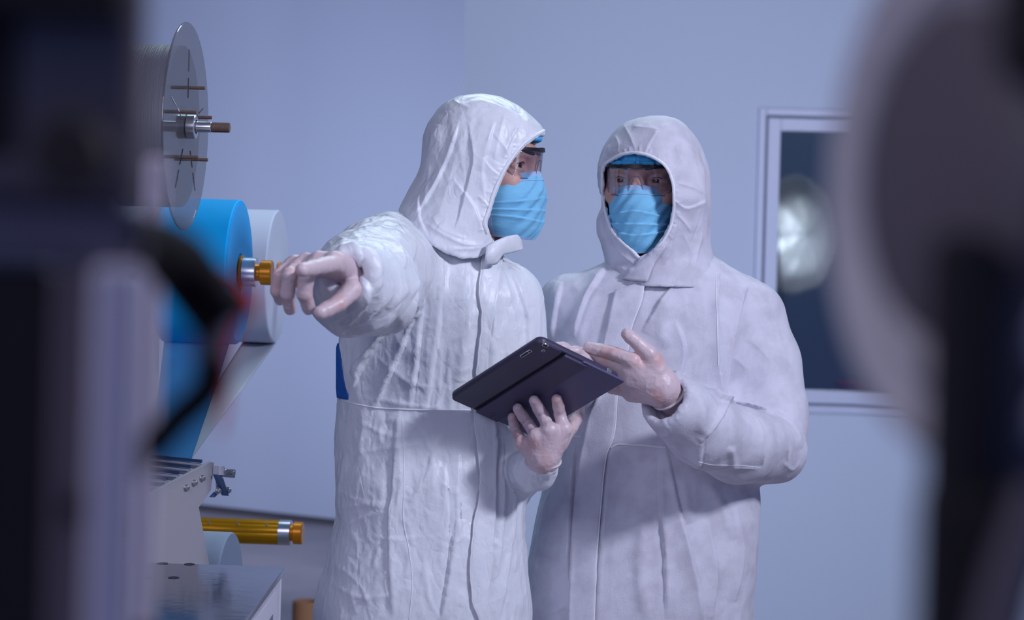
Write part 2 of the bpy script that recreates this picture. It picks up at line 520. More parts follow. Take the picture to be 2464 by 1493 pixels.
# ------------------------------------------------------------------ heads
class Frame:
    def __init__(s, c, yaw, pitch=0., roll=0., k=1.):
        y = math.radians(yaw)
        R = Matrix.Rotation(y, 3, 'Z') @ Matrix.Rotation(math.radians(pitch), 3, 'X') @ Matrix.Rotation(math.radians(roll), 3, 'Y')
        s.c = Vector(c); s.k = k
        s.f = R @ Vector((0, -1, 0)); s.l = R @ Vector((1, 0, 0)); s.w = R @ Vector((0, 0, 1))
    def __call__(s, u, v, w): return s.c + (s.f * u + s.l * v + s.w * w) * s.k
    def local(s, fld):
        x, y, z = fld.X - s.c[0], fld.Y - s.c[1], fld.Z - s.c[2]
        return [((x * a[0] + y * a[1] + z * a[2]) / s.k).astype(np.float32) for a in (s.f, s.l, s.w)]

def L_ell(q, c, r): return (np.sqrt(sum(((a - b) / d) ** 2 for a, b, d in zip(q, c, r))) - 1) * min(r)
def L_cone(q, a, b, ra, rb):
    d = [y - x for x, y in zip(a, b)]; l2 = sum(t * t for t in d)
    e = [x - y for x, y in zip(q, a)]
    t = np.clip(sum(x * y for x, y in zip(e, d)) / l2, 0, 1)
    return np.sqrt(sum((x - t * y) ** 2 for x, y in zip(e, d))) - (ra + (rb - ra) * t)

def make_head(fr, root, neck_base, lid=0.):
    c = fr.c
    fld = Field((c[0] - .15, c[1] - .15, c[2] - .21), (c[0] + .15, c[1] + .15, c[2] + .125), .0019)
    q = fr.local(fld)
    d = L_ell(q, (-.010, 0, .028), (.096, .075, .079))
    d = smin(d, L_ell(q, (.022, 0, -.045), (.070, .060, .082)), .03)
    d = smin(d, L_cone(q, (.055, -.018, -.103), (.055, .018, -.103), .026, .026), .03)          # chin
    for sg in (-1, 1):
        d = smin(d, L_cone(q, (.0, sg * .052, -.055), (.045, sg * .030, -.098), .016, .016), .03)  # jaw
        d = smin(d, L_cone(q, (.062, sg * .040, -.030), (.03, sg * .058, -.022), .018, .016), .02)  # cheekbone
        d = smin(d, L_cone(q, (.086, sg * .012, .024), (.070, sg * .046, .022), .010, .009), .014)  # brow ridge
        d = smax(d, -L_ell(q, (.089, sg * .033, -.001), (.017, .018, .012)), .010)                # eye socket
        # lids around the eyeball
        for up, wv in ((1, .0086 - lid), (-1, -.0078)):
            pts = [(.0655, sg * .0500, -.001), (.0745, sg * .0415, wv * .92), (.0778, sg * .033, wv), (.0772, sg * .0250, wv * .86), (.0735, sg * .0165, -.002)]
            for a, b in zip(pts[:-1], pts[1:]):
                d = smin(d, L_cone(q, a, b, .0034, .0034), .004)
        # ear
        d = smin(d, L_ell(q, (-.008, sg * .078, -.012), (.016, .009, .030)), .008)
    d = smin(d, L_cone(q, (.085, 0, .008), (.092, 0, -.034), .0085, .010), .014)                  # nose
    d = smin(d, L_cone(q, (.092, -.014, -.040), (.092, .014, -.040), .010, .010), .012)
    d = smin(d, L_cone(q, (.084, -.018, -.068), (.084, .018, -.068), .009, .009), .012)           # lips
    d = smin(d, L_cone(q, (.082, -.014, -.080), (.082, .014, -.080), .009, .009), .010)
    fld.V = d * fr.k
    nb = Vector(neck_base)
    fld.u(fld.cone(fr(-.015, 0, -.05), nb, .056, .062), .02)
    v, f = fld.mesh(); v = relax(v, f, 1)
    o = mesh_obj('body', v, f, [M['skin'], M['stubble']], root)
    # stubble over the jaw
    cen = v[f].mean(1) - np.array(c)
    u = cen @ np.array(fr.f) / fr.k; w = cen @ np.array(fr.w) / fr.k; vv = cen @ np.array(fr.l) / fr.k
    jaw = (w < -.040 - .25 * np.maximum(u - .05, 0)) & (u > -.05) & (w > -.17) | ((np.abs(vv) > .052) & (w < .0) & (u > .0) & (u < .036))
    o.data.polygons.foreach_set('material_index', jaw.astype(np.int32))
    return o

def eyes(fr, body, gaze=(1, 0, 0), root=None):
    g = (fr.f * gaze[0] + fr.l * gaze[1] + fr.w * gaze[2]).normalized()
    for sg in (-1, 1):
        cpos = fr(.0648, sg * .033, 0.0)
        mb = MB(); n = 28; R = .0134 * fr.k; prof = []
        for i in range(25):
            a = PI * i / 24; prof.append((R * math.cos(a), R * math.sin(a)))
        mb.lathe(cpos, g, prof[::-1], n, False)
        o = mb.build('eye', [M['eye_white'], M['iris']], None, True, sharp=0)
        mi = [1 if i >= (24 - 4) * n else 0 for i in range(24 * n)]
        o.data.polygons.foreach_set('material_index', mi)
        o.parent = body; o.matrix_parent_inverse = Matrix.Translation(-Vector(root.location))
        lash = [fr(u_, sg * v_, w_) for u_, v_, w_ in ((.0735, .0455, .0030), (.0785, .041, .0056), (.0812, .033, .0066), (.0806, .026, .0052), (.0775, .0205, .0022))]
        lash = [Vector(q_) for q_ in smooth_path([list(q_) for q_ in lash], 16)]
        l_ = MB().tube(lash, .0009, 6).build('eyelash', M['hair'], None); l_.parent = body; l_.matrix_parent_inverse = Matrix.Translation(-Vector(root.location))
        rows = []
        for k in range(15):                                   # brow
            t = k / 14; vv = sg * (.016 + .034 * t); ww = .021 + .006 * math.sin(t * 2.4); uu = .0945 - .022 * t ** 2
            h = .0042 * math.sin(PI * min(.12 + t * .86, 1)) + .0008
            rows.append([fr(uu, vv, ww - h), fr(uu + .0035, vv, ww), fr(uu - .001, vv, ww + h), fr(uu - .006, vv, ww)])
        mb = MB(); mb.grid([r + [r[0]] for r in rows])
        b = mb.build('eyebrow', M['hair'], None, True)
        b.parent = body; b.matrix_parent_inverse = Matrix.Translation(-Vector(root.location))

def sub(o, parent, root):
    o.parent = parent; o.matrix_parent_inverse = Matrix.Translation(-Vector(root.location)); return o

def make_mask(fr, root, P_):
    """pleated face mask: rows run down the face, columns run ear to ear"""
    nt, nf = 110, 121
    T = [0, .12, .3, .55, .8, 1]
    uf = P_.get('uf', [.098, .107, .111, .108, .103, .090]); wf = P_.get('wf', [-.008, -.030, -.048, -.080, -.112, -.132])
    us = P_.get('us', [.048, .042, .030, .022, .024, .030]); vs = P_.get('vs', [.060, .064, .068, .066, .060, .046]); ws = P_.get('ws', [-.024, -.040, -.056, -.080, -.106, -.128])
    rows = []
    for i in range(nt + 1):
        t = i / nt
        a = [float(pchip(T, q, np.array([t]))[0]) for q in (uf, wf, us, vs, ws)]
        r = []
        for j in range(nf):
            ph = (j / (nf - 1) * 2 - 1) * PI / 2
            cph, sph = max(math.cos(ph), 0), math.sin(ph)
            e = cph ** .85
            u = a[2] + (a[0] - a[2]) * e; vv = a[3] * sph; w = a[4] + (a[1] - a[4]) * cph ** 1.3
            # the nose keeps the upper rows peaked
            pk = max(0, 1 - t / .35); u -= pk * .020 * (1 - cph) * min(1, abs(sph) * 2.2) * cph * 2
            # pleats: lapped steps, fanning out from the ear loops
            side = abs(sph) ** 1.2
            out = 0
            for t0, am in ((.36, .0062), (.54, .0070), (.70, .0060)):
                tt = t - (t0 + (t0 - .55) * -.35 * side)
                out += am * (math.exp(-tt / .055) if tt > 0 else math.exp(-(tt / .010) ** 2)) * (.25 + .75 * side) * min(1, (1 - side) * 5 + .25)
            # soft dents
            out += .0022 * math.sin(ph * 7 + t * 9) * math.sin(t * 11 + ph * 3) * cph
            out += .0014 * math.sin(ph * 15 + t * 23) * cph
            k = Vector((u, vv * 1.1, 0)).normalized()
            r.append(fr(u + k.x * out, vv + k.y * out, w))
        rows.append(r)
    m = MB(); m.grid(rows); o = m.build('face_mask', [M['mask'], M['mask_edge']], root, True, solid=.0016, sharp=0)
    mi = [1 if (i < 5 or i > nt - 4 or j < 4 or j > nf - 6) else 0 for i in range(nt) for j in range(nf - 1)]
    o.data.polygons.foreach_set('material_index', mi)
    plabel(o, 'sky blue pleated face mask with a pale stitched edge')
    for sg, jj in ((-1, 0), (1, nf - 1)):
        top, bot = rows[6][jj], rows[nt - 6][jj]
        ear = fr(-.012, sg * .080, .0); mid = fr(.015, sg * .072, -.02); mid2 = fr(.0, sg * .070, -.075)
        pts = [top, mid, ear, fr(-.022, sg * .081, -.02), mid2, bot]
        pts = [Vector(p) for p in smooth_path([list(p) for p in pts], 40)]
        sub(MB().tube(pts, .0016, 8).build('ear_loop', M['mask_edge'], None), o, root)
    # stitched nose wire
    wire = [rows[9][j] + (rows[9][j] - fr(.02, 0, -.05)).normalized() * .0012 for j in range(nf // 2 - 34, nf // 2 + 35, 2)]
    sub(MB().tube(wire, .0011, 6).build('nose_wire', M['mask_edge'], None), o, root)
    return o

def make_glasses(fr, root, drop=0., tilt=0., fwd=0.):
    """wrap-round safety spectacles: clear visor, black brow bar, temples"""
    R, u0 = .078, .029 + fwd
    def pt(th, w): 
        return fr(u0 + R * math.cos(th) * .96 + (w - .02) * tilt, R * math.sin(th) * .88, w + drop)
    n = 72; tm = math.radians(66); rows = []
    nr = 14
    def low(th):
        a = abs(th); e = min(1, max(0, (a - math.radians(4)) / math.radians(11)))
        e = e * e * (3 - 2 * e)
        out = .007 - .034 * e
        e2 = max(0, (a - math.radians(42)) / math.radians(24)); return out + .020 * e2 ** 2
    for i in range(nr + 1):
        rows.append([pt(th, .023 + (low(th) - .023) * i / nr) for th in np.linspace(-tm, tm, n)])
    o = MB().grid(rows).build('visor', M['lens'], root, True, solid=.0018, sharp=0)
    g = o
    edge = [pt(th, low(th)) for th in np.linspace(-tm, tm, n)]
    MB().tube(edge, .0013, 8).build('visor_rim', M['lens_rim'], root)
    # brow bar, thicker over the nose
    mb = MB(); r2 = []
    for th in np.linspace(-tm, tm, n):
        h = .0052 + .0030 * math.exp(-(th / .20) ** 4); c = pt(th, .026); ra = (c - fr(u0, 0, .026)).normalized()
        up = fr.w * h * .5; r2.append([c - up - ra * .002, c - up + ra * .0035, c + up + ra * .0035, c + up - ra * .002, c - up - ra * .002])
    mb.grid(r2).build('brow_bar', M['black'], root, bevel=0)
    for sg in (-1, 1):
        a = pt(sg * tm, .024); b = fr(.0, sg * .083, .018 + drop * .6); c = fr(-.04, sg * .082, .004)
        pth = [Vector(p) for p in smooth_path([list(a), list(b), list(c)], 14)]
        MB().tube(pth, .0028, 8).build('temple_arm', M['black'], root)

def make_cap(fr, root, base=.040):
    v = []; rows = []
    for i in range(34):
        t = i / 33; a = -.18 + t * (PI / 2 + .18)
        r = []
        for j in range(121):
            ph = 2 * PI * j / 120
            wob = 1 + .016 * math.sin(ph * 23 + 2 * math.sin(i * .5)) * (1 - t) + .010 * math.sin(ph * 11 + i)
            r.append(fr(-.006 + .1015 * math.cos(a) * math.cos(ph) * wob, .0785 * math.cos(a) * math.sin(ph) * wob, base + (.108 - base) * math.sin(a) - .022 * max(0, -math.cos(ph)) * (1 - t)))
        rows.append(r)
    o = MB().grid(rows).build('bouffant_cap', M['cap'], root, True, solid=.002, sharp=0)
    hem = [p + (p - fr(-.006, 0, .03)).normalized() * .002 for p in rows[1]]
    sub(MB().tube(hem, [.0042 + .0012 * math.sin(k * 2.1) for k in range(len(hem))], 8).build('elastic_hem', M['cap'], None), o, root)
    return plabel(o, 'blue bouffant cap showing under the hood')

# ------------------------------------------------------------------ gloved hands
def make_hand(name, root, pts, fingers, palm, kp=.012, h=.0016, cuff=None, spec=None, flat=None, label=None):
    """fingers: lists of (point, radius); palm: list of (a, b, ra, rb)"""
    allp = [p for fg in fingers for p, _ in fg] + [p for a, b, _, _ in palm for p in (a, b)]
    lo = [min(p[i] for p in allp) - .035 for i in range(3)]; hi = [max(p[i] for p in allp) + .035 for i in range(3)]
    fld = Field(lo, hi, h)
    for a, b, ra, rb in palm: fld.u(fld.cone(a, b, ra, rb, flat), kp)
    pal = fld.V
    hand = pal
    for fg in fingers:
        fld.V = np.full_like(pal, 9.)
        for (a, ra), (b, rb) in zip(fg[:-1], fg[1:]): fld.u(fld.cone(a, b, ra, rb), .003)
        hand = smin(hand, smin(fld.V, fld.V, 0), .0045)
        # web to the palm only near the root
        a = fg[0][0]; near = np.sqrt((fld.X - a[0]) ** 2 + (fld.Y - a[1]) ** 2 + (fld.Z - a[2]) ** 2)
        hand = np.where(near < .02, smin(hand, fld.V, .010 * np.clip(1 - near / .02, 0, 1) + 1e-5), hand)
    fld.V = hand
    o, b = field_obj(name, fld, M['glove'], root, spec=spec or [(70, .00055, (1, 1, 1), 3), (150, .0003, (1, 1, 1), 8)], rel=2)
    if label: plabel(o, label)
    if cuff:
        for (c, ax, r, tk) in cuff:
            ax = Vector(ax).normalized(); u = ax.orthogonal().normalized(); w = ax.cross(u)
            ring = [Vector(c) + (u * math.cos(t) + w * math.sin(t)) * r * (1 + .03 * math.sin(3 * t)) + ax * .002 * math.sin(2 * t) for t in np.linspace(0, 2 * PI, 49)]
            sub(MB().tube(ring, tk, 10, False).build('cuff_bead', M['glove_cuff'], None), o, root)
    return o

# ================================================================== the pointing person
YA = 3.63
SA = F / YA
pa = thing('person', 'taller person in crinkled white hooded coverall, pointing with one gloved hand', 'person', (P(1050, 1000, YA).x, YA, 0))
fa = Frame(P(1170, 400, YA - .015), 72, pitch=0, roll=0)
body_a = make_head(fa, pa, P(1120, 600, 3.60))
eyes(fa, body_a, (1, -.25, -.12), pa)
make_cap(fa, pa, .056)
make_mask(fa, pa, {})
make_glasses(fa, pa, drop=.004, tilt=.10)

def rows_tab(rows, S, Yc, dx=0.):
    t = []
    for py, xl, xr, b in rows:
        a = P(xl, py, Yc); c = P(xr, py, Yc)
        t.append(((a.z + c.z) / 2, (a.x + c.x) / 2, Yc, (c.x - a.x) / 2, b))
    return t

# hood
OPEN_A = [(1312, 316), (1281, 333), (1257, 353), (1236, 380), (1219, 406), (1204, 436), (1189, 474), (1179, 509), (1170, 538), (1176, 562), (1190, 590)]
hood_a = [(228, 1145, 1178, .012), (232, 1120, 1200, .038), (240, 1092, 1218, .058), (256, 1066, 1250, .076), (282, 1044, 1283, .092), (303, 1030, 1304, .100), (341, 1018, 1316, .108), (403, 1014, 1312, .112),
          (450, 991, 1300, .114), (495, 967, 1280, .117), (527, 954, 1265, .122), (560, 940, 1245, .128), (600, 925, 1225, .134), (640, 910, 1225, .14)]
c0, c1 = P(880, 640, 3.6), P(1340, 215, 3.6)
fld = Field((c0.x, 3.42, c0.z), (c1.x, 3.76, c1.z), .0034)
o_ = fld.loft(rows_tab(hood_a, SA, YA - .01), 2.1)
sh = np.maximum(o_, -fld.loft([(z - (.009 if i_ < 6 else 0), cx, cy, max(a - .007, .002), max(b - .007, .002)) for i_, (z, cx, cy, a, b) in enumerate(rows_tab(hood_a, SA, YA - .01))], 2.1))
sh = np.maximum(sh, -fld.poly(OPEN_A + [(1300, 660), (1420, 640), (1420, 300)], 3.5, shear=150, y0=3.50))
seam_a = [(930, 520), (957, 532), (1018, 571), (1071, 603), (1113, 618), (1150, 617), (1180, 597), (1230, 600)]
sh = np.maximum(sh, -fld.poly([(800, 545)] + [(x, y + 6) for x, y in seam_a] + [(1300, 610), (1300, 800), (800, 800)], 3.6))
fld.V = sh
HF_A = [([(1055, 300), (1045, 360), (1020, 430)], 16, 4, 'r'), ([(1105, 290), (1085, 360), (1050, 440), (1000, 520)], 13, 4, 's'), ([(1190, 290), (1170, 360), (1160, 420), (1165, 480)], 12, 4, 's'),
        ([(1130, 300), (1140, 380), (1120, 470), (1095, 560)], 14, 3.5, 'z'), ([(1215, 270), (1200, 330), (1185, 400)], 9, 2.5, 'k'), ([(1250, 300), (1225, 340), (1210, 380)], 8, 2.5, 's'),
        ([(1010, 470), (1010, 520), (1030, 570)], 10, 3, 's'), ([(1090, 430), (1140, 500), (1160, 560)], 12, 3, 's'),
        ([(1020, 535), (1075, 570), (1130, 590), (1165, 588)], 10, 4, 'k'), ([(1040, 520), (1060, 550), (1120, 575)], 9, 3, 'k'), ([(1080, 600), (1120, 600), (1160, 596)], 6, 2.5, 'k'),
        ([(1235, 290), (1240, 320), (1238, 345)], 6, 2, 'k'), ([(1260, 305), (1262, 325), (1255, 345)], 5, 2, 'k'), ([(1185, 320), (1210, 350), (1225, 380)], 6, 2, 'k'), ([(1160, 380), (1185, 410), (1205, 425)], 6, 2, 's'),
        ([(1150, 470), (1168, 490), (1180, 500)], 5, 2, 'k'), ([(1090, 240), (1130, 262), (1180, 262)], 7, 1.8, 'k'), ([(1150, 240), (1200, 255), (1240, 280)], 7, 1.8, 'k')]
for k in range(26):                                         # gathers of the elastic hem
    p = smooth_path(OPEN_A[:10], 27)[k]; d = np.array([-1, -.35 + .02 * k]); L_ = 16 + 9 * math.sin(k * 2.3)
    HF_A.append(([tuple(p + d * 2), tuple(p + d * L_)], 3.2, 1.5, 'k'))
hood1, hbv_a = field_obj('hood', fld, M['suit_a'], pa, folds=HF_A, spec=[(22, .0012, (1, 1, .6), 5), (55, .0006, (1, 1, .6), 9)], sub=1)
hem = drape(hbv_a, [(x - 4, y - 1) for x, y in OPEN_A[:10]], 60, .0005)
MB().tube(hem, .0030, 8).build('hood_hem', M['seam'], pa)

# coverall
tors_a = [(535, 1000, 1170, .07), (560, 975, 1185, .085), (600, 925, 1200, .110), (650, 875, 1240, .128), (720, 850, 1276, .142), (820, 818, 1290, .145), (960, 812, 1290, .140), (1060, 809, 1270, .143), (1160, 811, 1264, .155),
          (1240, 812, 1260, .160), (1340, 794, 1265, .168), (1420, 781, 1269, .172), (1493, 772, 1265, .172), (1560, 768, 1262, .17), (1640, 775, 1255, .16)]
fld = Field((-.49, 2.92, -.005), (.10, 3.80, 1.585), .006)
T_ = fld.loft(rows_tab(tors_a, SA, YA), 2.25)
fld.V = T_
zl = P(1100, 1640, YA).z
for sx in (-1, 1):                                           # trouser legs
    cx = P(1010 + sx * 112, 1600, YA).x
    fld.u(fld.cone((cx, YA, zl + .12), (cx * 1 + sx * .0, YA + .0, .50), .105, .085), .03)
    fld.u(fld.cone((cx, YA, .50), (cx, YA, .10), .085, .075), .02)
# left arm of the person: hangs, then the forearm comes forward under the tablet
fld.u(fld.cone(P(1212, 728, 3.62), P(1234, 960, 3.64), .070, .062), .03)
fld.u(fld.cone(P(1234, 960, 3.64), P(1240, 1125, 3.66), .060, .056), .02)
fld.u(fld.cone(P(1240, 1125, 3.66), P(1288, 1130, 3.47), .050, .035), .02)
fld.u(fld.cone(P(1288, 1130, 3.47), P(1305, 1110, 3.435), .034, .0245), .008)
# right arm reaches at the camera
SH = [(P(948, 622, 3.60), .082), (P(912, 650, 3.42), .083), (P(874, 680, 3.26), .080), (P(850, 696, 3.15), .070), (P(846, 678, 3.085), .053), (P(843, 662, 3.05), .037), (P(844, 660, 3.02), .034)]
arm = np.full_like(fld.V, 9.)
for (a, ra), (b, rb) in zip(SH[:-1], SH[1:]): arm = smin(arm, fld.cone(a, b, ra, rb), .02)
cuffp, cuffd = P(836, 684, 3.03), Vector((-.04, -1, .05))
arm = np.maximum(arm, fld.plane(cuffp, cuffd))
hole = fld.cone(P(844, 658, 3.00), P(845, 660, 3.06), .029, .025)
fld.V = np.maximum(smin(fld.V, arm, .045), -hole)
FA = [([(x, 1112 + abs(x - 1305) * .25), (x - 4, 1160 - abs(x - 1300) * .4)], 5, 2.6, 'k') for x in (1272, 1284, 1296, 1308, 1320, 1332)] + [  # traced folds
    ([(1000, 645), (960, 760), (880, 870), (845, 950)], 16, 9, 's'), ([(1008, 655), (985, 790), (940, 900), (900, 985)], 14, 8, 's'), ([(1015, 690), (1005, 850), (985, 990)], 14, 7, 's'),
    ([(985, 700), (930, 800), (870, 870), (850, 900)], 14, 6, 'z'), ([(1060, 610), (1056, 760), (1040, 880), (1025, 990)], 16, 6, 's'), ([(1110, 630), (1125, 760), (1108, 900), (1100, 990)], 18, 5, 'r'),
    ([(1205, 645), (1240, 800), (1246, 960)], 16, 6, 's'), ([(1225, 640), (1268, 780), (1270, 900)], 14, 5, 'z'), ([(1190, 700), (1185, 850), (1180, 960)], 14, 4, 'r'), ([(1000, 560), (1040, 640), (1055, 720)], 14, 4, 'k'),
    ([(1085, 870), (1060, 960), (1020, 1010)], 9, 2.5, 'k'), ([(905, 855), (960, 900), (1010, 930), (1060, 930)], 7, 2.2, 'k'), ([(900, 960), (980, 975), (1050, 985)], 7, 3, 'k'),
    # sleeve
    ([(955, 540), (990, 600), (990, 660), (960, 720)], 16, 7, 's'), ([(905, 545), (960, 620), (955, 690), (925, 740)], 16, 6, 's'), ([(850, 560), (905, 640), (905, 700), (870, 770)], 13, 6, 's'),
    ([(815, 570), (870, 620), (885, 690), (850, 760)], 11, 5, 's'), ([(880, 590), (900, 600)], 8, 3, 'k'), ([(830, 575), (820, 610)], 7, 4, 'k'), ([(890, 690), (860, 750), (810, 790)], 8, 4, 'k'), ([(935, 700), (880, 760), (820, 800)], 9, 4, 's'),
    ([(870, 720), (820, 760), (790, 775)], 7, 4, 'k'), ([(850, 740), (840, 780)], 6, 3, 'k'), ([(960, 690), (930, 760), (860, 805)], 9, 4, 's'), ([(790, 580), (800, 600)], 6, 3, 'k'),
    # skirt of the suit
    ([(955, 1010), (948, 1150), (938, 1260), (948, 1490)], 12, 5, 'z'), ([(1062, 1040), (1025, 1150), (985, 1210)], 10, 3, 'k'), ([(838, 1090), (822, 1180), (815, 1240)], 10, 4, 'k'),
    ([(820, 1180), (880, 1210), (935, 1215)], 7, 2.5, 'k'), ([(815, 1228), (870, 1216), (930, 1222)], 7, 2.5, 'k'), ([(830, 1270), (880, 1245), (940, 1230)], 7, 2, 'k'), ([(870, 1290), (920, 1250), (950, 1200)], 6, 2, 'k'),
    ([(1070, 1120), (1075, 1230), (1070, 1330)], 10, 3.5, 's'), ([(1105, 1080), (1100, 1240), (1110, 1300)], 12, 4, 's'), ([(1100, 1250), (1080, 1400), (1062, 1493)], 18, 6, 'z'), ([(860, 1010), (940, 1050), (1000, 1055)], 7, 2, 'k'),  # the widest fold here shapes a shadow's edge into the cloth
    ([(860, 1090), (930, 1080), (1010, 1070)], 7, 2.5, 'k'), ([(1210, 1060), (1205, 1250), (1190, 1400)], 13, 5, 's'), ([(1240, 1100), (1235, 1250), (1215, 1400), (1200, 1493)], 12, 4, 's'), ([(790, 1400), (880, 1440), (960, 1430)], 8, 2.5, 'k'),
    ([(800, 1350), (860, 1400), (900, 1470)], 8, 2, 'k'), ([(1020, 1330), (1030, 1430), (1060, 1493)], 8, 2.5, 'k'), ([(890, 1290), (960, 1300), (1020, 1290)], 6, 2, 'k'), ([(940, 1330), (930, 1400), (950, 1470)], 8, 2.5, 'k')]
cov1, bv_a = field_obj('coverall', fld, M['suit_a'], pa, folds=FA, spec=[(13, .0034, (1, 1, .45), 21), (34, .0016, (1, 1, .6), 4), (80, .0006, (1, 1, .7), 14)], sub=1)
plabel(cov1, 'crinkled white film coverall with an elastic cuff')

zipL = [(1166, 592), (1155, 640), (1152, 700), (1157, 760), (1146, 900), (1140, 1000), (1150, 1110), (1153, 1180), (1135, 1270), (1129, 1380), (1133, 1440), (1152, 1493), (1160, 1530)]
zipR = [(1222, 590), (1200, 650), (1196, 700), (1185, 780), (1172, 900), (1190, 1000), (1192, 1110), (1190, 1180), (1186, 1270), (1178, 1380), (1170, 1440), (1180, 1493), (1190, 1530)]
st = drape_strip(bv_a, zipL, zipR, 90, 10, .007)
zf = MB().grid(st).build('zip_flap', M['suit_a'], pa, True, solid=.002, sharp=0)
plabel(zf, 'flap over the front zip')
MB().tube([r[0] for r in st], .0016, 6).build('flap_piping', M['seam'], pa)
# loose collar flap under the mask
rows = []
zc = st[6][0].y - .008
ta = smooth_path([(1170, 592), (1193, 580), (1220, 569), (1243, 565), (1256, 582)], 16); tb = smooth_path([(1166, 640), (1193, 636), (1209, 614), (1236, 607), (1258, 601)], 16)
for i in range(16):
    t = i / 15
    rows.append([P(*(ta[i] * (1 - q_) + tb[i] * q_), zc + .055 * t ** 1.5 - .010 * math.sin(PI * q_) * (1 - t)) for q_ in np.linspace(0, 1, 9)])
plabel(MB().grid(rows).build('collar_flap', M['suit_a'], pa, True, solid=.003, sharp=0), 'loose corner of the collar flap')
MB().tube(drape(bv_a, [(815, 962), (850, 972), (930, 984), (1040, 987), (1138, 988)], 60, .0002), .0015, 6).build('waist_seam', M['seam'], pa)
MB().tube(drape(bv_a, [(1200, 990), (1230, 1000), (1262, 1005)], 12, .0002), .0015, 6).build('waist_seam', M['seam'], pa)
MB().tube(drape(bv_a, [(968, 1010), (973, 1150), (970, 1240), (985, 1330), (992, 1400), (985, 1493)], 60, .0000), .0009, 6).build('side_seam', M['seam'], pa)
MB().tube(drape(bv_a, [(958, 536), (985, 575), (992, 640)], 24, -.0001), .0008, 6).build('armhole_seam', M['seam'], pa)
# blue panel in the back of the suit, seen past the arm
bp = drape_strip(bv_a, [(813, 828), (812, 856), (812, 900), (812, 930), (814, 958)], [(815, 828), (822, 856), (828, 900), (836, 935), (846, 964)], 30, 6, .002)
ext = []
for r in bp:
    a = r[0]; ext.append([Vector((a.x + .03 * math.sin(t * 2.2) - .006 * math.sin(min(1, t * 2) * PI) , a.y + .14 * t, a.z)) for t in np.linspace(1, .05, 8)] + r)
plabel(MB().grid(ext).build('back_panel', M['blue_panel'], pa, True, solid=.002, sharp=0), 'blue panel in the back of the white suit')
for sx in (-1, 1):
    cx = P(1010 + sx * 112, 1600, YA).x
    mb = MB(); rr = []
    for i in range(13):
        t = i / 12; y = YA + .10 - .30 * t; hh = .085 - .045 * t ** 1.5; wd = (.046 + .010 * math.sin(t * PI)) * (1 if t < .8 else 1 - (t - .8) * 2.2)
        rr.append([Vector((cx + wd * math.cos(a), y, .0 + max(0, hh * (.5 + .5 * math.sin(a))))) for a in np.linspace(-PI / 2, 1.5 * PI, 25)])
    mb.grid(rr); mb.add(rr[0], [tuple(range(25))]); mb.add(rr[-1], [tuple(range(25))[::-1]])
    mb.build('overshoe', M['suit_b'], pa, sharp=60)

# pointing hand (right)
YH = 3.00
def Q(px, py, dY): return P(px, py, YH + dY)
idx = [(Q(806, 634, -.015), .0135), (Q(775, 640, -.055), .0120), (Q(748, 646, -.090), .0110), (Q(727, 650, -.115), .0098)]
mid = [(Q(758, 640, -.005), .0130), (Q(738, 662, -.040), .0120), (Q(732, 708, -.030), .0112), (Q(743, 742, -.005), .0100)]
rin = [(Q(724, 640, .015), .0125), (Q(697, 662, -.015), .0115), (Q(692, 706, -.005), .0108), (Q(699, 744, .020), .0095)]
lit = [(Q(700, 640, .035), .0115), (Q(672, 664, .015), .0105), (Q(666, 700, .020), .0095), (Q(674, 722, .040), .0085)]
thu = [(Q(848, 672, .055), .0150), (Q(846, 698, .025), .0155), (Q(815, 730, -.005), .0125), (Q(786, 745, -.020), .0112), (Q(771, 752, -.028), .0100)]
wr = Q(846, 655, .075)
palm = [(wr, Q(806, 630, -.012), .024, .0165), (wr, Q(768, 630, .000), .024, .0165), (wr, Q(736, 632, .018), .022, .015), (wr, Q(708, 634, .036), .020, .0135), (wr, Q(848, 678, .050), .022, .018), (wr, P(846, 660, 3.16), .026, .027)]
ha = make_hand('glove', pa, None, [idx, mid, rin, lit, thu], palm, cuff=[(P(848, 654, 3.055), (-.25, -1, .1), .037, .0050), (P(850, 656, 3.07), (-.25, -1, .1), .037, .0050)], label='gloved right hand pointing with the index finger')
# ================================================================== tablet plane
TC = [P(1293, 819, 3.34), P(1503, 925, 3.44), P(1274, 1047, 3.585), P(1083, 969, 3.49)]      # sighted corners
def solve_tablet():
    """nearest true rectangle (24.1 x 18.6 cm cover) to the four sighted corners, by a small search over the four depths"""
    px = [(1293, 819), (1503, 925), (1274, 1047), (1083, 969)]
    best = None; d = np.array([3.30, 3.38, 3.52, 3.44]); rng = np.random.RandomState(4)
    def cost(d):
        c = [P(px[i][0], px[i][1], d[i]) for i in range(4)]
        e1, e2, e3, e4 = c[0] - c[3], c[1] - c[0], c[1] - c[2], c[2] - c[3]
        return (e1 - e3).length ** 2 * 4 + (e2 - e4).length ** 2 * 4 + (e1.normalized().dot(e2.normalized())) ** 2 * .01 + (e1.length - .243) ** 2 + (e2.length - .188) ** 2 + (sum(d) / 4 - 3.405) ** 2 * .2
    best = cost(d); s = .05
    for it in range(6000):
        q = d + rng.randn(4) * s; c = cost(q)
        if c < best: best, d = c, q
        if it % 800 == 799: s *= .55
    return [P(px[i][0], px[i][1], d[i]) for i in range(4)]
TC = solve_tablet()
t_o = sum(TC, Vector()) / 4
t_x = ((TC[0] - TC[3]) + (TC[1] - TC[2])).normalized()      # along the long edge, up to the right
t_y = ((TC[0] - TC[1]) + (TC[3] - TC[2])).normalized(); t_y = (t_y - t_x * t_y.dot(t_x)).normalized()   # from the lower edge to the upper
LX = ((TC[0] - TC[3]).length + (TC[1] - TC[2]).length) / 4
LY = ((TC[1] - TC[0]).length + (TC[2] - TC[3]).length) / 4
t_n = t_x.cross(t_y).normalized()
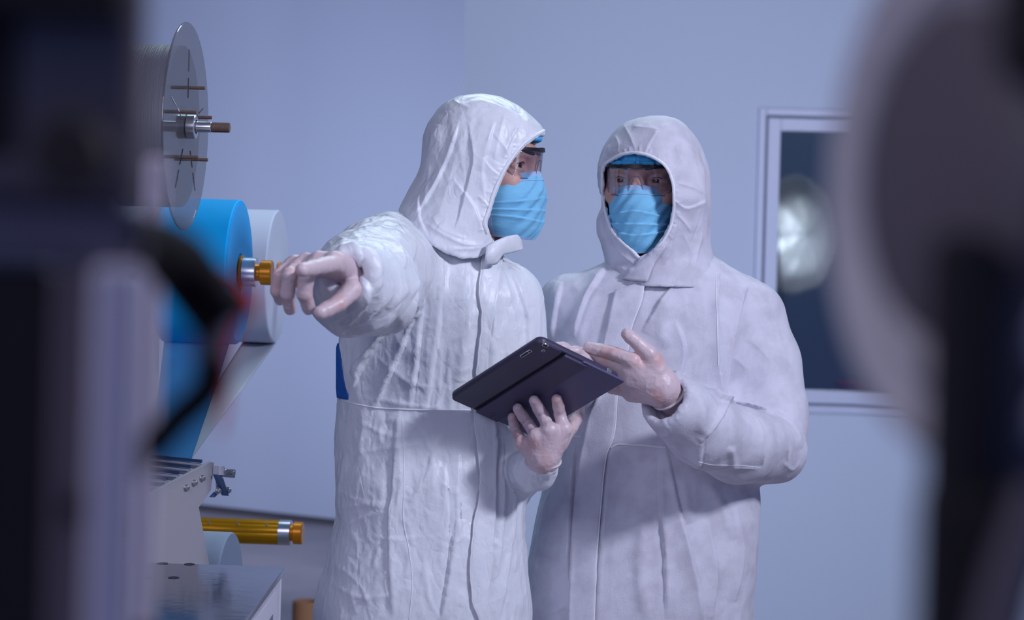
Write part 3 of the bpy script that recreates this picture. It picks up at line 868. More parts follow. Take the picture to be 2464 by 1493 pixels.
if t_n.dot(Vector((0, 0, CAMZ)) - t_o) < 0: t_n = -t_n        # out of the back, towards the camera
def tp(x, y, z): return t_o + t_x * x + t_y * y + t_n * z
def tY(px, py, lift=0.):
    o = Vector((0, 0, CAMZ)); d = P(px, py, 1.) - o
    k = (t_o + t_n * lift - o).dot(t_n) / d.dot(t_n)
    return o + d * k
tl = lambda px, py: ((tY(px, py) - t_o).dot(t_x), (tY(px, py) - t_o).dot(t_y))

def rr_loop(x0, y0, x1, y1, r, n=7):
    out = []
    for cx, cy, a in ((x1 - r, y1 - r, 0), (x0 + r, y1 - r, 1), (x0 + r, y0 + r, 2), (x1 - r, y0 + r, 3)):
        for k in range(n + 1):
            t = (a + k / n) * PI / 2; out.append((cx + r * math.cos(t), cy + r * math.sin(t)))
    return out
def slab(x0, y0, x1, y1, z0, z1, r, e=.0015):
    mb = MB(); lay = []
    for z, i in ((z0, e), (z0 + e * .3, e * .3), (z0 + e, 0), (z1 - e, 0), (z1 - e * .3, e * .3), (z1, e)):
        lay.append([tp(x, y, z) for x, y in rr_loop(x0 + i, y0 + i, x1 - i, y1 - i, max(r - i, .0005))])
    n = len(lay[0])
    mb.grid([l + [l[0]] for l in lay]); mb.add(lay[0], [tuple(range(n))[::-1]]); mb.add(lay[-1], [tuple(range(n))])
    return mb

tab = thing('tablet', 'dark tablet computer in a folding cover, held up between the two people', 'tablet', t_o)
# the slab of the tablet in its rubber shell; z = 0 is the face of the cover
slab(-LX, -LY + .004, LX, LY, -.016, -.004, .012, .004).build('shell', M['tablet'], tab)
slab(-LX + .006, -LY + .010, LX - .006, LY - .006, -.0172, -.0155, .008, .0004).build('screen', M['screen'], tab)
gx = tl(1132, 987); gy = gx[1]
gy = (tl(1132, 987)[1] + tl(1374, 853)[1]) / 2
slab(-LX + .001, gy + .002, LX - .001, LY - .001, -.006, -.0022, .010, .0018).build('back_ridge', M['tablet'], tab)
slab(-LX + .001, gy - .004, LX - .001, gy + .003, -.0045, -.0036, .001, .0003).build('hinge_groove', M['tablet_dark'], tab)
fy = (tl(1193, 1010)[1] + tl(1423, 884)[1]) / 2
f1 = slab(-LX + .001, fy, LX - .003, gy - .003, -.004, .0016, .003, .0009).build('cover_flap', M['tablet_flap'], tab)
f2 = slab(-LX + .001, -LY - .003, LX + .002, fy + .012, -.005, -.0010, .004, .0009).build('cover_flap', M['tablet_flap2'], tab)
# openings in the shell along the long edge
def hole_(name, px, py, w, h, zr=-.0018, rim=M['silver']):
    x, y = tl(px, py)
    y = min(y, LY - h / 2 - .0035)
    a = slab(x - w / 2, y - h / 2, x + w / 2, y + h / 2, -.004, zr + .0004, min(w, h) / 2 - .0001, .0004).build(name, rim, tab)
    sub(slab(x - w / 2 + .0014, y - h / 2 + .0014, x + w / 2 - .0014, y + h / 2 - .0014, -.003, zr + .0009, min(w, h) / 2 - .0016, .0003).build('recess', M['tablet_dark'], None), a, tab)
hole_('volume_slot', 1256, 852, .022, .0070)
hole_('switch_hole', 1269, 845, .0075, .0075)
hole_('camera_hole', 1312, 834, .0085, .0120)
hole_('microphone_hole', 1307, 847, .0070, .0055)
x_, y_ = tl(1477, 893)
mb = MB(); mb.tube([tp(LX - .001, -LY + .030, -.009), tp(LX + .0012, -LY + .030, -.009)], [.0055, .0045], 16); mb.build('speaker_hole', M['silver'], tab)
# embossed mark
mk = MB(); x_, y_ = tl(1188, 996)
ring = [tp(x_ + .0042 * math.cos(a), y_ + .0042 * math.sin(a), .0014) for a in np.linspace(0, 2 * PI, 25)]
mk.tube(ring, .0006, 6, False); mk.tube([tp(x_ - .009, y_ - .004, .0014), tp(x_ - .009, y_ + .003, .0014)], .0006, 6); mk.tube([tp(x_ - .0118, y_ - .003, .0014), tp(x_ - .0065, y_ - .003, .0014)], .0005, 6)
mk.build('embossed_mark', M['tablet'], tab)

# left hand of the pointing person on the back of the tablet
def Tt(px, py, lift): return tY(px, py, lift)
def mixp(a, b, t): return a + (b - a) * t
wrist = P(1306, 1096, 3.425)
k_i, k_m, k_r, k_l = P(1357, 1034, 3.412), P(1322, 1037, 3.398), P(1290, 1052, 3.402), P(1256, 1066, 3.418)
def fing(k, mid_, tip, r):
    m1 = Vector(mid_); tp_ = Vector(tip); m2 = m1 * .5 + tp_ * .5 + t_n * .001
    return [(k, r * 1.12), (m1, r * 1.05), (m2, r), (tp_, r * .88)]
fi = fing(k_i, Tt(1347, 996, .018), Tt(1340, 962, .0108), .0098)
fm = fing(k_m, Tt(1306, 1000, .019), Tt(1285, 964, .0125), .0102)
fr_ = fing(k_r, Tt(1271, 1018, .018), Tt(1246, 984, .0118), .0096)
fl_ = fing(k_l, Tt(1241, 1036, .016), Tt(1232, 1004, .0105), .0086)
th_ = [(P(1348, 1062, 3.425), .0140), (P(1372, 1030, 3.450), .0125), (P(1390, 1004, 3.500), .0105), (P(1394, 985, 3.525), .0095)]
palm = [(wrist, k_i, .025, .0145), (wrist, k_m, .025, .0155), (wrist, k_r, .024, .0145), (wrist, k_l, .022, .0125), (wrist, P(1348, 1062, 3.425), .022, .016), (wrist, P(1307, 1106, 3.432), .0265, .0275)]
hb = make_hand('glove', pa, None, [fi, fm, fr_, fl_, th_], palm, kp=.010, cuff=[(P(1307, 1108, 3.434), (-.05, -.5, 1), .0300, .0024), (P(1307, 1098, 3.428), (-.05, -.45, 1), .0285, .0012)], label='gloved left hand spread on the back of the tablet')

# ================================================================== the second person
YB = 3.80
pb = thing('person', 'shorter person in matte white hooded coverall, tapping the tablet held in front', 'person', (P(1560, 1000, YB).x, YB, 0))
fb = Frame(P(1556, 436, 3.775), -15, pitch=2, roll=0, k=1.02)
body_b = make_head(fb, pb, P(1560, 660, 3.81), lid=.0012)
eyes(fb, body_b, (1, -.10, -.04), pb)
make_cap(fb, pb)
make_mask(fb, pb, {'vs': [.058, .060, .0595, .056, .049, .039]})
make_glasses(fb, pb, drop=.0, tilt=.06)
OPEN_B = [(1452, 419), (1455, 404), (1476, 386), (1500, 375), (1525, 371), (1552, 375), (1579, 387), (1597, 401), (1609, 422), (1617, 455), (1618, 491), (1613, 533), (1598, 570), (1575, 597), (1544, 619), (1520, 598), (1497, 577), (1472, 545), (1458, 495), (1453, 455)]
hood_b = [(279, 1575, 1606, .020), (283, 1545, 1622, .050), (290, 1522, 1634, .076), (307, 1490, 1653, .104), (340, 1463, 1680, .128), (377, 1446, 1696, .142), (413, 1438, 1705, .148), (450, 1439, 1709, .150), (478, 1448, 1709, .150), (500, 1449, 1708, .142),
          (536, 1437, 1707, .133), (560, 1437, 1707, .129), (590, 1448, 1708, .124), (620, 1455, 1716, .118), (650, 1458, 1724, .124), (690, 1462, 1722, .130)]
c0, c1 = P(1405, 700, 3.8), P(1750, 262, 3.8)
fld = Field((c0.x, 3.60, c0.z), (c1.x, 3.98, c1.z), .0036)
o_ = fld.loft(rows_tab(hood_b, 1, 3.79), 2.1)
sh = np.maximum(o_, -fld.loft([(z - (.009 if i_ < 5 else 0), cx, cy, max(a - .007, .002), max(b - .007, .002)) for i_, (z, cx, cy, a, b) in enumerate(rows_tab(hood_b, 1, 3.79))], 2.1))
cut = np.maximum(fld.poly(OPEN_B, 3.68), fld.Y - 3.80)
sh = np.maximum(sh, -cut)
seam_b = [(1440, 640), (1460, 655), (1490, 672), (1530, 690), (1580, 690), (1640, 672), (1690, 640), (1722, 605), (1760, 590)]
sh = np.maximum(sh, -np.maximum(fld.poly([(1300, 640)] + [(x, y + 4) for x, y in seam_b] + [(1800, 590), (1800, 900), (1300, 900)], 3.7), -(fld.Z - 9)))
fld.V = sh
HF_B = [([(1500, 300), (1520, 335), (1530, 362)], 7, 2.5, 'k'), ([(1480, 325), (1490, 350), (1488, 375)], 6, 2.5, 'k'), ([(1465, 350), (1470, 375)], 6, 2, 'k'), ([(1585, 310), (1565, 345), (1553, 370)], 6, 3, 's'), ([(1520, 305), (1560, 310), (1590, 320)], 8, 2.5, 'k'),
        ([(1625, 350), (1640, 400), (1625, 440)], 9, 3, 'k'), ([(1690, 390), (1690, 450), (1675, 520), (1660, 580)], 12, 4, 's'), ([(1625, 440), (1660, 450), (1690, 470)], 7, 3, 'k'), ([(1622, 480), (1650, 500), (1690, 480)], 7, 3, 's'), ([(1622, 510), (1645, 535), (1660, 560)], 6, 3, 'k'),
        ([(1670, 440), (1690, 500), (1680, 560)], 7, 3, 's'), ([(1625, 540), (1610, 600), (1600, 640)], 12, 3.5, 's'), ([(1690, 560), (1675, 610), (1670, 650)], 9, 4, 'k'), ([(1600, 580), (1560, 625), (1510, 660)], 8, 4, 'z'), ([(1460, 500), (1450, 540), (1460, 580)], 12, 4, 's'),
        ([(1470, 550), (1490, 600), (1530, 640)], 10, 4, 'z'), ([(1460, 610), (1490, 640), (1520, 660)], 9, 3, 'k'), ([(1640, 560), (1660, 610), (1650, 650)], 8, 3, 'k'), ([(1448, 455), (1443, 490)], 5, 3, 'k')]
ring_b = smooth_path(OPEN_B + OPEN_B[:1], 61)
for k in range(60):
    p = ring_b[k]; d = (p - np.array([1535, 480])); d = d / np.linalg.norm(d); L_ = 14 + 9 * math.sin(k * 2.7)
    if p[1] < 560: HF_B.append(([tuple(p + d * 2), tuple(p + d * L_)], 3.2, 1.5, 'k'))
hood2, hbv_b = field_obj('hood', fld, M['suit_b'], pb, folds=HF_B, spec=[(16, .0014, (1, 1, .6), 35), (45, .0006, (1, 1, .6), 39)], sub=1)
cen_ = np.array([1535, 490])
hem = drape(hbv_b, [tuple(np.array(p) + (np.array(p) - cen_) / np.linalg.norm(np.array(p) - cen_) * 4) for p in OPEN_B + OPEN_B[:1]], 110, .0005)
MB().tube(hem, .0028, 8).build('hood_hem', M['seam'], pb)

tors_b = [(600, 1500, 1690, .075), (630, 1465, 1738, .095), (660, 1410, 1790, .113), (700, 1350, 1838, .125), (740, 1322, 1850, .135), (820, 1312, 1835, .142), (900, 1312, 1800, .145), (1000, 1318, 1800, .148), (1100, 1330, 1815, .15),
          (1180, 1310, 1828, .155), (1300, 1285, 1823, .165), (1400, 1270, 1812, .170), (1493, 1264, 1804, .172), (1570, 1262, 1800, .17), (1650, 1275, 1790, .16)]
fld = Field((.02, 3.36, -.005), (.585, 4.0, 1.55), .006)
fld.V = fld.loft(rows_tab(tors_b, 1, YB), 2.2)
zl = P(1540, 1650, YB).z
for sx in (-1, 1):
    cx = P(1533 + sx * 122, 1600, YB).x
    fld.u(fld.cone((cx, YB, zl + .12), (cx, YB, .48), .110, .090), .03)
    fld.u(fld.cone((cx, YB, .48), (cx, YB, .10), .090, .078), .02)
# right upper arm and forearm, behind the tablet
fld.u(fld.cone(P(1372, 735, 3.79), P(1388, 960, 3.78), .060, .050), .03)
fld.u(fld.cone(P(1388, 960, 3.78), P(1394, 905, 3.58), .045, .033), .02)
# left arm
arm = np.full_like(fld.V, 9.)
AR = [(P(1788, 772, 3.80), .078), (P(1822, 880, 3.79), .080), (P(1848, 1000, 3.765), .074), (P(1862, 1085, 3.735), .062)]
for (a, ra), (b, rb) in zip(AR[:-1], AR[1:]): arm = smin(arm, fld.cone(a, b, ra, rb), .015)
FR = [(P(1858, 1082, 3.72), .062), (P(1775, 1072, 3.61), .069), (P(1690, 1032, 3.52), .065), (P(1632, 985, 3.46), .051), (P(1590, 955, 3.43), .049)]
fo = np.full_like(fld.V, 9.)
for (a, ra), (b, rb) in zip(FR[:-1], FR[1:]): fo = smin(fo, fld.cone(a, b, ra, rb), .015)
cp, cd = P(1598, 960, 3.437), (P(1560, 935, 3.405) - P(1690, 1032, 3.52))
fo = np.maximum(fo, fld.plane(cp, cd))
fo = np.maximum(fo, -fld.cone(cp + cd * .3, cp - cd.normalized() * .03, .043, .036))
arm = smin(arm, fo, .012)
fld.V = smin(fld.V, arm, .030)
FB = [
    ([(1462, 640), (1412, 720), (1382, 815)], 16, 9, 's'), ([(1352, 680), (1337, 760), (1330, 820)], 14, 6, 's'), ([(1440, 690), (1400, 790), (1390, 830)], 12, 4, 'r'), ([(1730, 655), (1722, 760), (1724, 880), (1735, 965)], 9, 9, 's'),
    ([(1795, 690), (1765, 800), (1748, 900), (1742, 960)], 16, 8, 's'), ([(1770, 720), (1790, 695), (1800, 700)], 10, 4, 'k'), ([(1655, 650), (1595, 720), (1545, 800)], 15, 7, 'z'), ([(1625, 770), (1645, 850), (1622, 940)], 16, 6, 's'), ([(1600, 700), (1590, 780), (1600, 840)], 16, 4, 'r'),
    ([(1700, 660), (1640, 690), (1600, 690)], 10, 3, 'k'), ([(1840, 720), (1870, 800), (1880, 860)], 10, 3, 'k'), ([(1790, 810), (1840, 850), (1850, 870)], 8, 2.5, 'k'), ([(1765, 860), (1800, 890)], 7, 2.5, 'k'),
    ([(1690, 930), (1735, 965), (1790, 972), (1850, 988)], 8, 9, 'z'), ([(1760, 962), (1722, 1015), (1684, 1062)], 10, 7, 's'), ([(1798, 985), (1828, 1045), (1836, 1120)], 9, 7, 's'), ([(1838, 990), (1880, 1050), (1896, 1110)], 9, 6, 's'), ([(1870, 985), (1918, 1040), (1932, 1080)], 9, 5, 's'),
    ([(1690, 1050), (1684, 1110), (1690, 1135)], 9, 5, 's'), ([(1640, 900), (1625, 950), (1640, 1000)], 8, 4, 'k'), ([(1590, 1000), (1610, 1040), (1590, 1050)], 7, 3, 'k'), ([(1660, 930), (1690, 990), (1680, 1040)], 12, 4, 'r'), ([(1600, 1040), (1680, 1110), (1780, 1125)], 7, 3, 'k'),
    ([(1690, 1130), (1760, 1128), (1830, 1130)], 7, 3, 'k'), ([(1880, 1110), (1905, 1130), (1925, 1110)], 9, 4, 'k'), ([(1760, 1075), (1766, 1130)], 10, 4, 'r'),
    ([(1600, 1075), (1625, 1200), (1660, 1340), (1690, 1493)], 14, 9, 's'), ([(1590, 1090), (1592, 1220), (1602, 1340), (1605, 1490)], 16, 7, 'z'), ([(1550, 1240), (1540, 1380), (1560, 1493)], 16, 5, 'r'), ([(1470, 1070), (1460, 1200), (1448, 1350), (1440, 1493)], 8, 4, 'k'),
    ([(1385, 1070), (1375, 1250), (1368, 1400)], 12, 6, 's'), ([(1325, 1180), (1305, 1300), (1290, 1400)], 13, 5, 's'), ([(1700, 1250), (1720, 1380), (1712, 1493)], 16, 5, 's'), ([(1770, 1220), (1785, 1330), (1770, 1450)], 12, 4, 's'), ([(1480, 1420), (1500, 1400), (1520, 1380)], 6, 2, 'k'),
    ([(1310, 1485), (1340, 1470), (1368, 1455)], 7, 3, 'k'), ([(1700, 1160), (1740, 1230), (1760, 1300)], 12, 4, 'r'), ([(1640, 1150), (1660, 1260)], 14, 4, 'r')]
cov2, bv_b = field_obj('coverall', fld, M['suit_b'], pb, folds=FB, spec=[(9, .0028, (1, 1, .4), 61), (26, .0010, (1, 1, .6), 64)], sub=1)
plabel(cov2, 'matte soft white coverall with a flared cuff')
zL = [(1545, 620), (1508, 665), (1482, 700), (1472, 740), (1462, 790), (1450, 840), (1440, 900), (1410, 1040), (1398, 1100), (1386, 1200), (1376, 1350), (1370, 1493), (1368, 1530)]
zR = [(1600, 590), (1570, 640), (1552, 680), (1545, 720), (1520, 790), (1512, 840), (1490, 900), (1480, 1040), (1462, 1100), (1452, 1200), (1440, 1350), (1432, 1493), (1430, 1530)]
st = drape_strip(bv_b, zL[2:], zR[2:], 80, 10, .006)
top = drape_strip(hbv_b, [(1545, 620), (1520, 650), (1500, 672)], [(1600, 590), (1576, 635), (1560, 680)], 14, 10, .006)
zf = MB().grid(st).build('zip_flap', M['suit_b'], pb, True, solid=.002, sharp=0); plabel(zf, 'flap over the front zip')
MB().tube([r[-1] for r in st], .0013, 6).build('flap_piping', M['seam'], pb)
plabel(MB().grid(top).build('collar_flap', M['suit_b'], pb, True, solid=.003, sharp=0), 'collar flap closed under the chin')
MB().tube(drape(bv_b, [(1470, 1078), (1490, 1070), (1540, 1072), (1600, 1078)], 40, .0002), .0015, 6).build('waist_seam', M['seam'], pb)
MB().tube(drape(bv_b, [(1362, 1046), (1385, 1050), (1400, 1052)], 12, .0002), .0015, 6).build('waist_seam', M['seam'], pb)
MB().tube(drape(bv_b, [(1722, 655), (1725, 760), (1728, 880)], 40, .0), .0009, 6).build('armhole_seam', M['seam'], pb)
MB().tube(drape(bv_b, [(1680, 1112), (1720, 1120), (1780, 1121), (1830, 1126)], 40, -.0002), .0007, 6).build('sleeve_seam', M['seam'], pb)
for sx in (-1, 1):
    cx = P(1533 + sx * 122, 1600, YB).x
    mb = MB(); rr = []
    for i in range(13):
        t = i / 12; y = YB + .10 - .30 * t; hh = .085 - .045 * t ** 1.5; wd = (.046 + .010 * math.sin(t * PI)) * (1 if t < .8 else 1 - (t - .8) * 2.2)
        rr.append([Vector((cx + wd * math.cos(a), y, max(0, hh * (.5 + .5 * math.sin(a))))) for a in np.linspace(-PI / 2, 1.5 * PI, 25)])
    mb.grid(rr); mb.add(rr[0], [tuple(range(25))]); mb.add(rr[-1], [tuple(range(25))[::-1]])
    mb.build('overshoe', M['suit_b'], pb, sharp=60)

# left hand of the second person: back of the hand to the camera, thumb up, fingers over the screen
def S_(px, py, dY=0.): return P(px, py, 3.42 + dY)
wr = S_(1588, 930, .015)
ix = [(S_(1520, 868, -.012), .0125), (S_(1478, 851, -.002), .0112), (S_(1442, 842, .010), .0105), (S_(1416, 836, .018), .0092)]
mi = [(S_(1505, 890, .000), .0125), (S_(1458, 868, .020), .0110), (S_(1420, 855, .032), .0102), (S_(1392, 848, .040), .0090)]
ri = [(S_(1500, 915, .012), .0120), (S_(1455, 895, .040), .0105), (S_(1415, 880, .055), .0098), (S_(1390, 872, .060), .0088)]
li = [(S_(1510, 940, .022), .0115), (S_(1475, 935, .050), .0100), (S_(1445, 925, .065), .0092), (S_(1425, 915, .07), .0082)]
tm = [(S_(1580, 890, .000), .0170), (S_(1560, 852, -.010), .0150), (S_(1535, 828, -.012), .0118), (S_(1517, 812, -.012), .0112), (S_(1508, 804, -.012), .0098)]
palm = [(wr, S_(1524, 872, -.006), .027, .017), (wr, S_(1512, 893, .002), .027, .018), (wr, S_(1512, 918, .010), .026, .018), (S_(1585, 942, .02), S_(1520, 946, .020), .024, .016), (wr, S_(1572, 872, .0), .026, .019), (wr, S_(1622, 962, .045), .028, .029)]
hc = make_hand('glove', pb, None, [ix, mi, ri, li, tm], palm, kp=.012, cuff=[(S_(1606, 946, .031), (.53, .66, -.5), .0315, .0030)], label='gloved left hand with raised thumb')
# right hand: fingertips over the far edge of the tablet
def R_(px, py, dY=0.): return P(px, py, 3.39 + dY)
wr2 = R_(1392, 905, .11)
g1 = [(R_(1385, 868, .065), .0115), (R_(1372, 850, .035), .0105), (R_(1356, 838, .015), .0100), (R_(1340, 836, .006), .0088)]
g2 = [(R_(1400, 878, .060), .0115), (R_(1398, 858, .035), .0105), (R_(1385, 847, .018), .0098), (R_(1370, 846, .010), .0088)]
g3 = [(R_(1412, 892, .065), .0110), (R_(1415, 876, .045), .0100), (R_(1408, 866, .030), .0094), (R_(1398, 864, .022), .0084)]
g4 = [(R_(1420, 905, .075), .0105), (R_(1428, 895, .060), .0095), (R_(1424, 886, .048), .0088), (R_(1416, 884, .040), .0080)]
g5 = [(R_(1375, 895, .09), .0140), (R_(1355, 885, .075), .0125), (R_(1340, 872, .060), .0110), (R_(1330, 862, .052), .0098)]
palm = [(wr2, R_(1385, 872, .068), .022, .015), (wr2, R_(1400, 882, .066), .022, .016), (wr2, R_(1412, 895, .07), .022, .015), (wr2, R_(1375, 897, .09), .02, .016)]
make_hand('glove', pb, None, [g1, g2, g3, g4, g5], palm, kp=.010, label='gloved right hand behind the tablet')
# ================================================================== the setting
def structure(name, mb, m, **k):
    o = mb.build(name, m, None, False, **k); o['kind'] = 'structure'; return o
YW = 8.2
fx0, fx1, fy0, fy1 = -5., 4.4, -.6, 12.6
structure('floor', MB().box((fx0, fy0, -.1), (fx1, fy1, 0)), M['floor'])
structure('ceiling', MB().box((fx0, fy0, 3.2), (fx1, fy1, 3.3)), M['ceil'])
# window opening in the nearer partition
wl = P(1819, 500, YW).x; wt = P(1895, 262, YW).z; wb = P(2040, 996, YW).z; wr_ = wl + 1.75
xe = P(1118, 100, YW).x
wall = MB()
wall.box((xe, YW, 0), (wl, YW + .12, 3.2)).box((wr_, YW, 0), (fx1, YW + .12, 3.2)).box((wl, YW, 0), (wr_, YW + .12, wb)).box((wl, YW, wt), (wr_, YW + .12, 3.2))
structure('wall_right', wall, M['wall'])
A = P(480, 1227, 11.5); B = P(805, 1263, 11.03)
d = Vector((B.x - A.x, B.y - A.y, 0)).normalized(); nrm = Vector((d.y, -d.x, 0))
if nrm.y > 0: nrm = -nrm
a = Vector((A.x, A.y, 0)) - d * 3.0; b = Vector((B.x, B.y, 0)) + d * 1.9
wlft = MB().prism([a, b, b + Vector((0, 0, 3.2)), a + Vector((0, 0, 3.2))], -nrm * .12)
structure('wall_left', wlft, M['wall'])
bl = MB().prism([a + nrm * .012, b + nrm * .012, b + nrm * .012 + Vector((0, 0, .030)), a + nrm * .012 + Vector((0, 0, .030))], -nrm * .011)
structure('baseboard_left', bl, M['base'])
# window: fixed outer frame, sash, gasket, pane, and the dim room beyond
def ring(x0, z0, x1, z1, w, y0, y1):
    m = MB(); m.box((x0, y0, z0), (x0 + w, y1, z1)).box((x1 - w, y0, z0), (x1, y1, z1)).box((x0 + w, y0, z0), (x1 - w, y1, z0 + w)).box((x0 + w, y0, z1 - w), (x1 - w, y1, z1)); return m
win = bpy.data.objects.new('window_1', None); COL.objects.link(win); win['kind'] = 'structure'; win.location = (wl, YW, wb)
ring(wl, wb, wr_, wt, .030, YW - .022, YW + .05).build('window_frame', M['frame'], win, False, bevel=.004)
ring(wl + .030, wb + .030, wr_ - .030, wt - .030, .010, YW - .008, YW + .05).build('gasket', M['gasket'], win, False)
ring(wl + .040, wb + .040, wr_ - .040, wt - .040, .052, YW - .015, YW + .05).build('sash', M['frame'], win, False, bevel=.003)
MB().box((wl + .088, YW + .016, wb + .088), (wr_ - .088, YW + .022, wt - .088)).build('pane', M['pane'], win, False)
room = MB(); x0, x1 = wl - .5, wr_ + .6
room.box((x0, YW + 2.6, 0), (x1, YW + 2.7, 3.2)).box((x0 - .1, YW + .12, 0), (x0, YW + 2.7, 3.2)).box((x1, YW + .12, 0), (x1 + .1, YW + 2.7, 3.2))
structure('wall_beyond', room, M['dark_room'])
# things standing in the room beyond the glass
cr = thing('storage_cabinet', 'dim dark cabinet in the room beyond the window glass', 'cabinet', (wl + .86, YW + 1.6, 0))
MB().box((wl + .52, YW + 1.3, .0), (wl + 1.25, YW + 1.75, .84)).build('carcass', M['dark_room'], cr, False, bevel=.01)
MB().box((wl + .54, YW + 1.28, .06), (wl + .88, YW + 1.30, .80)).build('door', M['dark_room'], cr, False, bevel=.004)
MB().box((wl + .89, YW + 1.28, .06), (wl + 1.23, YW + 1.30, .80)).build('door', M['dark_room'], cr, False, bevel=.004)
bx = thing('toolbox', 'small red toolbox on the cabinet beyond the window', 'toolbox', (wl + .66, YW + 1.5, .84))
MB().box((wl + .60, YW + 1.42, .842), (wl + .74, YW + 1.58, .95)).build('case', M['red'], bx, False, bevel=.01)
MB().tube([(wl + .63, YW + 1.5, .945), (wl + .64, YW + 1.5, .975), (wl + .70, YW + 1.5, .975), (wl + .71, YW + 1.5, .945)], .006, 8).build('handle', M['black'], bx)
bk = thing('tub', 'small blue tub beside the red toolbox beyond the window', 'tub', (wl + .84, YW + 1.5, .84))
MB().lathe((wl + .86, YW + 1.5, .842), (0, 0, 1), [(0, 0), (0, .06), (.10, .072), (.10, .066), (.008, .055), (.008, 0)], 28, False).build('bucket', M['blue_roll'], bk)
MB().lathe((wl + .86, YW + 1.5, .94), (0, 0, 1), [(0, .071), (0, .077), (.008, .077), (.008, .071)], 28).build('rim', M['blue_web'], bk)

# ================================================================== the unwinding machine on the left
al = math.radians(3); nx = Vector((math.cos(al), -math.sin(al), 0)); sx_ = Vector((math.sin(al), math.cos(al), 0)); up = Vector((0, 0, 1))
XP = -.83
stand = thing('unwind_stand', 'grey machine stand with projecting shafts that carry the rolls', 'machine stand', (XP, 3.9, 0))
MB().box((XP - .03, 3.56, 0), (XP, 4.72, 1.70)).build('side_plate', M['paint'], stand, False, bevel=.006)
MB().box((XP - .09, 3.54, 0), (XP - .031, 4.74, .06)).build('foot_rail', M['paint'], stand, False, bevel=.006)
def axis_pt(c, X): return c + nx * ((X - c.x) / nx.x)
# upper reel
cR = P(450, 305, 3.60); SR_ = F / 3.6
MB().cyl(axis_pt(cR, XP - .01), cR + nx * .002, .012, 24).build('shaft', M['silver'], stand)
reel = thing('film_reel', 'reel of grey film with a big smoky clear round flange and five rods', 'reel', cR)
rF = 250 / SR_
fl = MB().lathe(cR - nx * .004, nx, [(0, .018), (.004, .018), (.004, rF - .001), (.003, rF), (.001, rF), (0, rF - .001)], 128).build('flange', M['acrylic'], reel)
plabel(fl, 'smoky clear round flange')
MB().lathe(cR - nx * .118, nx, [(0, .04), (.110, .04), (.110, .146), (.080, .1468), (.05, .146), (0, .147)], 96).build('winding', M['film'], reel)
for k in range(5):
    th = math.radians(90 + 72 * k); di = sx_ * math.cos(th) + up * math.sin(th)
    p = cR + di * .0706
    MB().cyl(p + nx * .001, p + nx * .031, .0032, 14).build('rod', M['rust'], reel)
    q = di.cross(nx)
    for r0, r1, wd in ((.052, .088, .0012), (.100, .140, .0007)):
        MB().prism([cR + di * r0 + q * wd + nx * .0004, cR + di * r1 + q * wd + nx * .0004, cR + di * r1 - q * wd + nx * .0004, cR + di * r0 - q * wd + nx * .0004], nx * .0006).build('slot', M['tablet_dark'] if th > 3 or k == 0 else M['frame'], reel, False)
MB().lathe(cR + nx * .0005, nx, [(0, .013), (0, .021), (.001, .022), (.015, .022), (.0165, .0205), (.0165, .013)], 40).build('hub_collar', M['silver'], reel)
MB().cyl(cR + nx * .0, cR + nx * .045, .0098, 28).build('spindle_tip', M['silver'], stand)
MB().cyl(cR + nx * .045, cR + nx * .078, .0092, 28, .001).build('knurled_end', M['rust'], stand)
def chuck(c, r, k=1.):
    """silver collar, amber neck and knob at the end of a shaft"""
    MB().cyl(axis_pt(c, XP - .01) , c, .022, 28).build('shaft', M['silver'], stand)
    MB().lathe(c + nx * .0, nx, [(0, .010), (0, .0335 * k), (.004, .0345 * k), (.004, .010)], 40).build('amber_ring', M['orange'], stand)
    MB().lathe(c + nx * .0045, nx, [(0, .010), (0, .029 * k), (.001, .030 * k), (.027, .030 * k), (.028, .029 * k), (.028, .010)], 40).build('collar', M['silver'], stand)
    MB().cyl(c + nx * .032, c + nx * .040, .017 * k, 28).build('neck', M['orange'], stand)
    MB().lathe(c + nx * .040, nx, [(0, 0), (0, .022 * k), (.002, .025 * k), (.022, .025 * k), (.024, .023 * k), (.024, 0)], 40, False).build('knob', M['orange'], stand)
# blue roll
cB = P(576, 655, 4.0); rB = 174 / (F / 4.0)
chuck(cB + nx * .003, rB)
blue = thing('nonwoven_roll', 'bright blue roll of nonwoven fabric with an unwinding blue web', 'roll', cB)
LB = .148
MB().lathe(cB - nx * LB, nx, [(0, .030), (LB, .030), (LB, rB * .985), (LB - .003, rB), (.003, rB), (0, rB * .985)], 128).build('winding', M['blue_roll'], blue)
MB().lathe(cB - nx * .001, nx, [(0, .038), (.0022, .038), (.0022, rB * .955), (0, rB * .955)], 96).build('end_face', M['blue_face'], blue)
MB().lathe(cB - nx * .02, nx, [(0, .0245), (.0215, .0245), (.0215, .0295), (0, .0295)], 40).build('core', M['card'], blue)
def web(name, tl_, tr_, br_, bl_, m, root, sag=.02, n=24):
    rows = []
    for i in range(n + 1):
        t = i / n; a = tl_.lerp(bl_, t); b = tr_.lerp(br_, t); off = Vector((0, -1, -.2)) * (sag * math.sin(PI * t) * -.5)
        rows.append([a.lerp(b, s) + off * (1 + .2 * math.sin(s * 9)) for s in np.linspace(0, 1, 13)])
    return MB().grid(rows).build(name, m, root, True, solid=.0015, sharp=0)
web('web', P(395, 818, 3.985), P(553, 822, 3.985), P(452, 1130, 3.87), P(352, 1140, 3.87), M['blue_web'], blue)
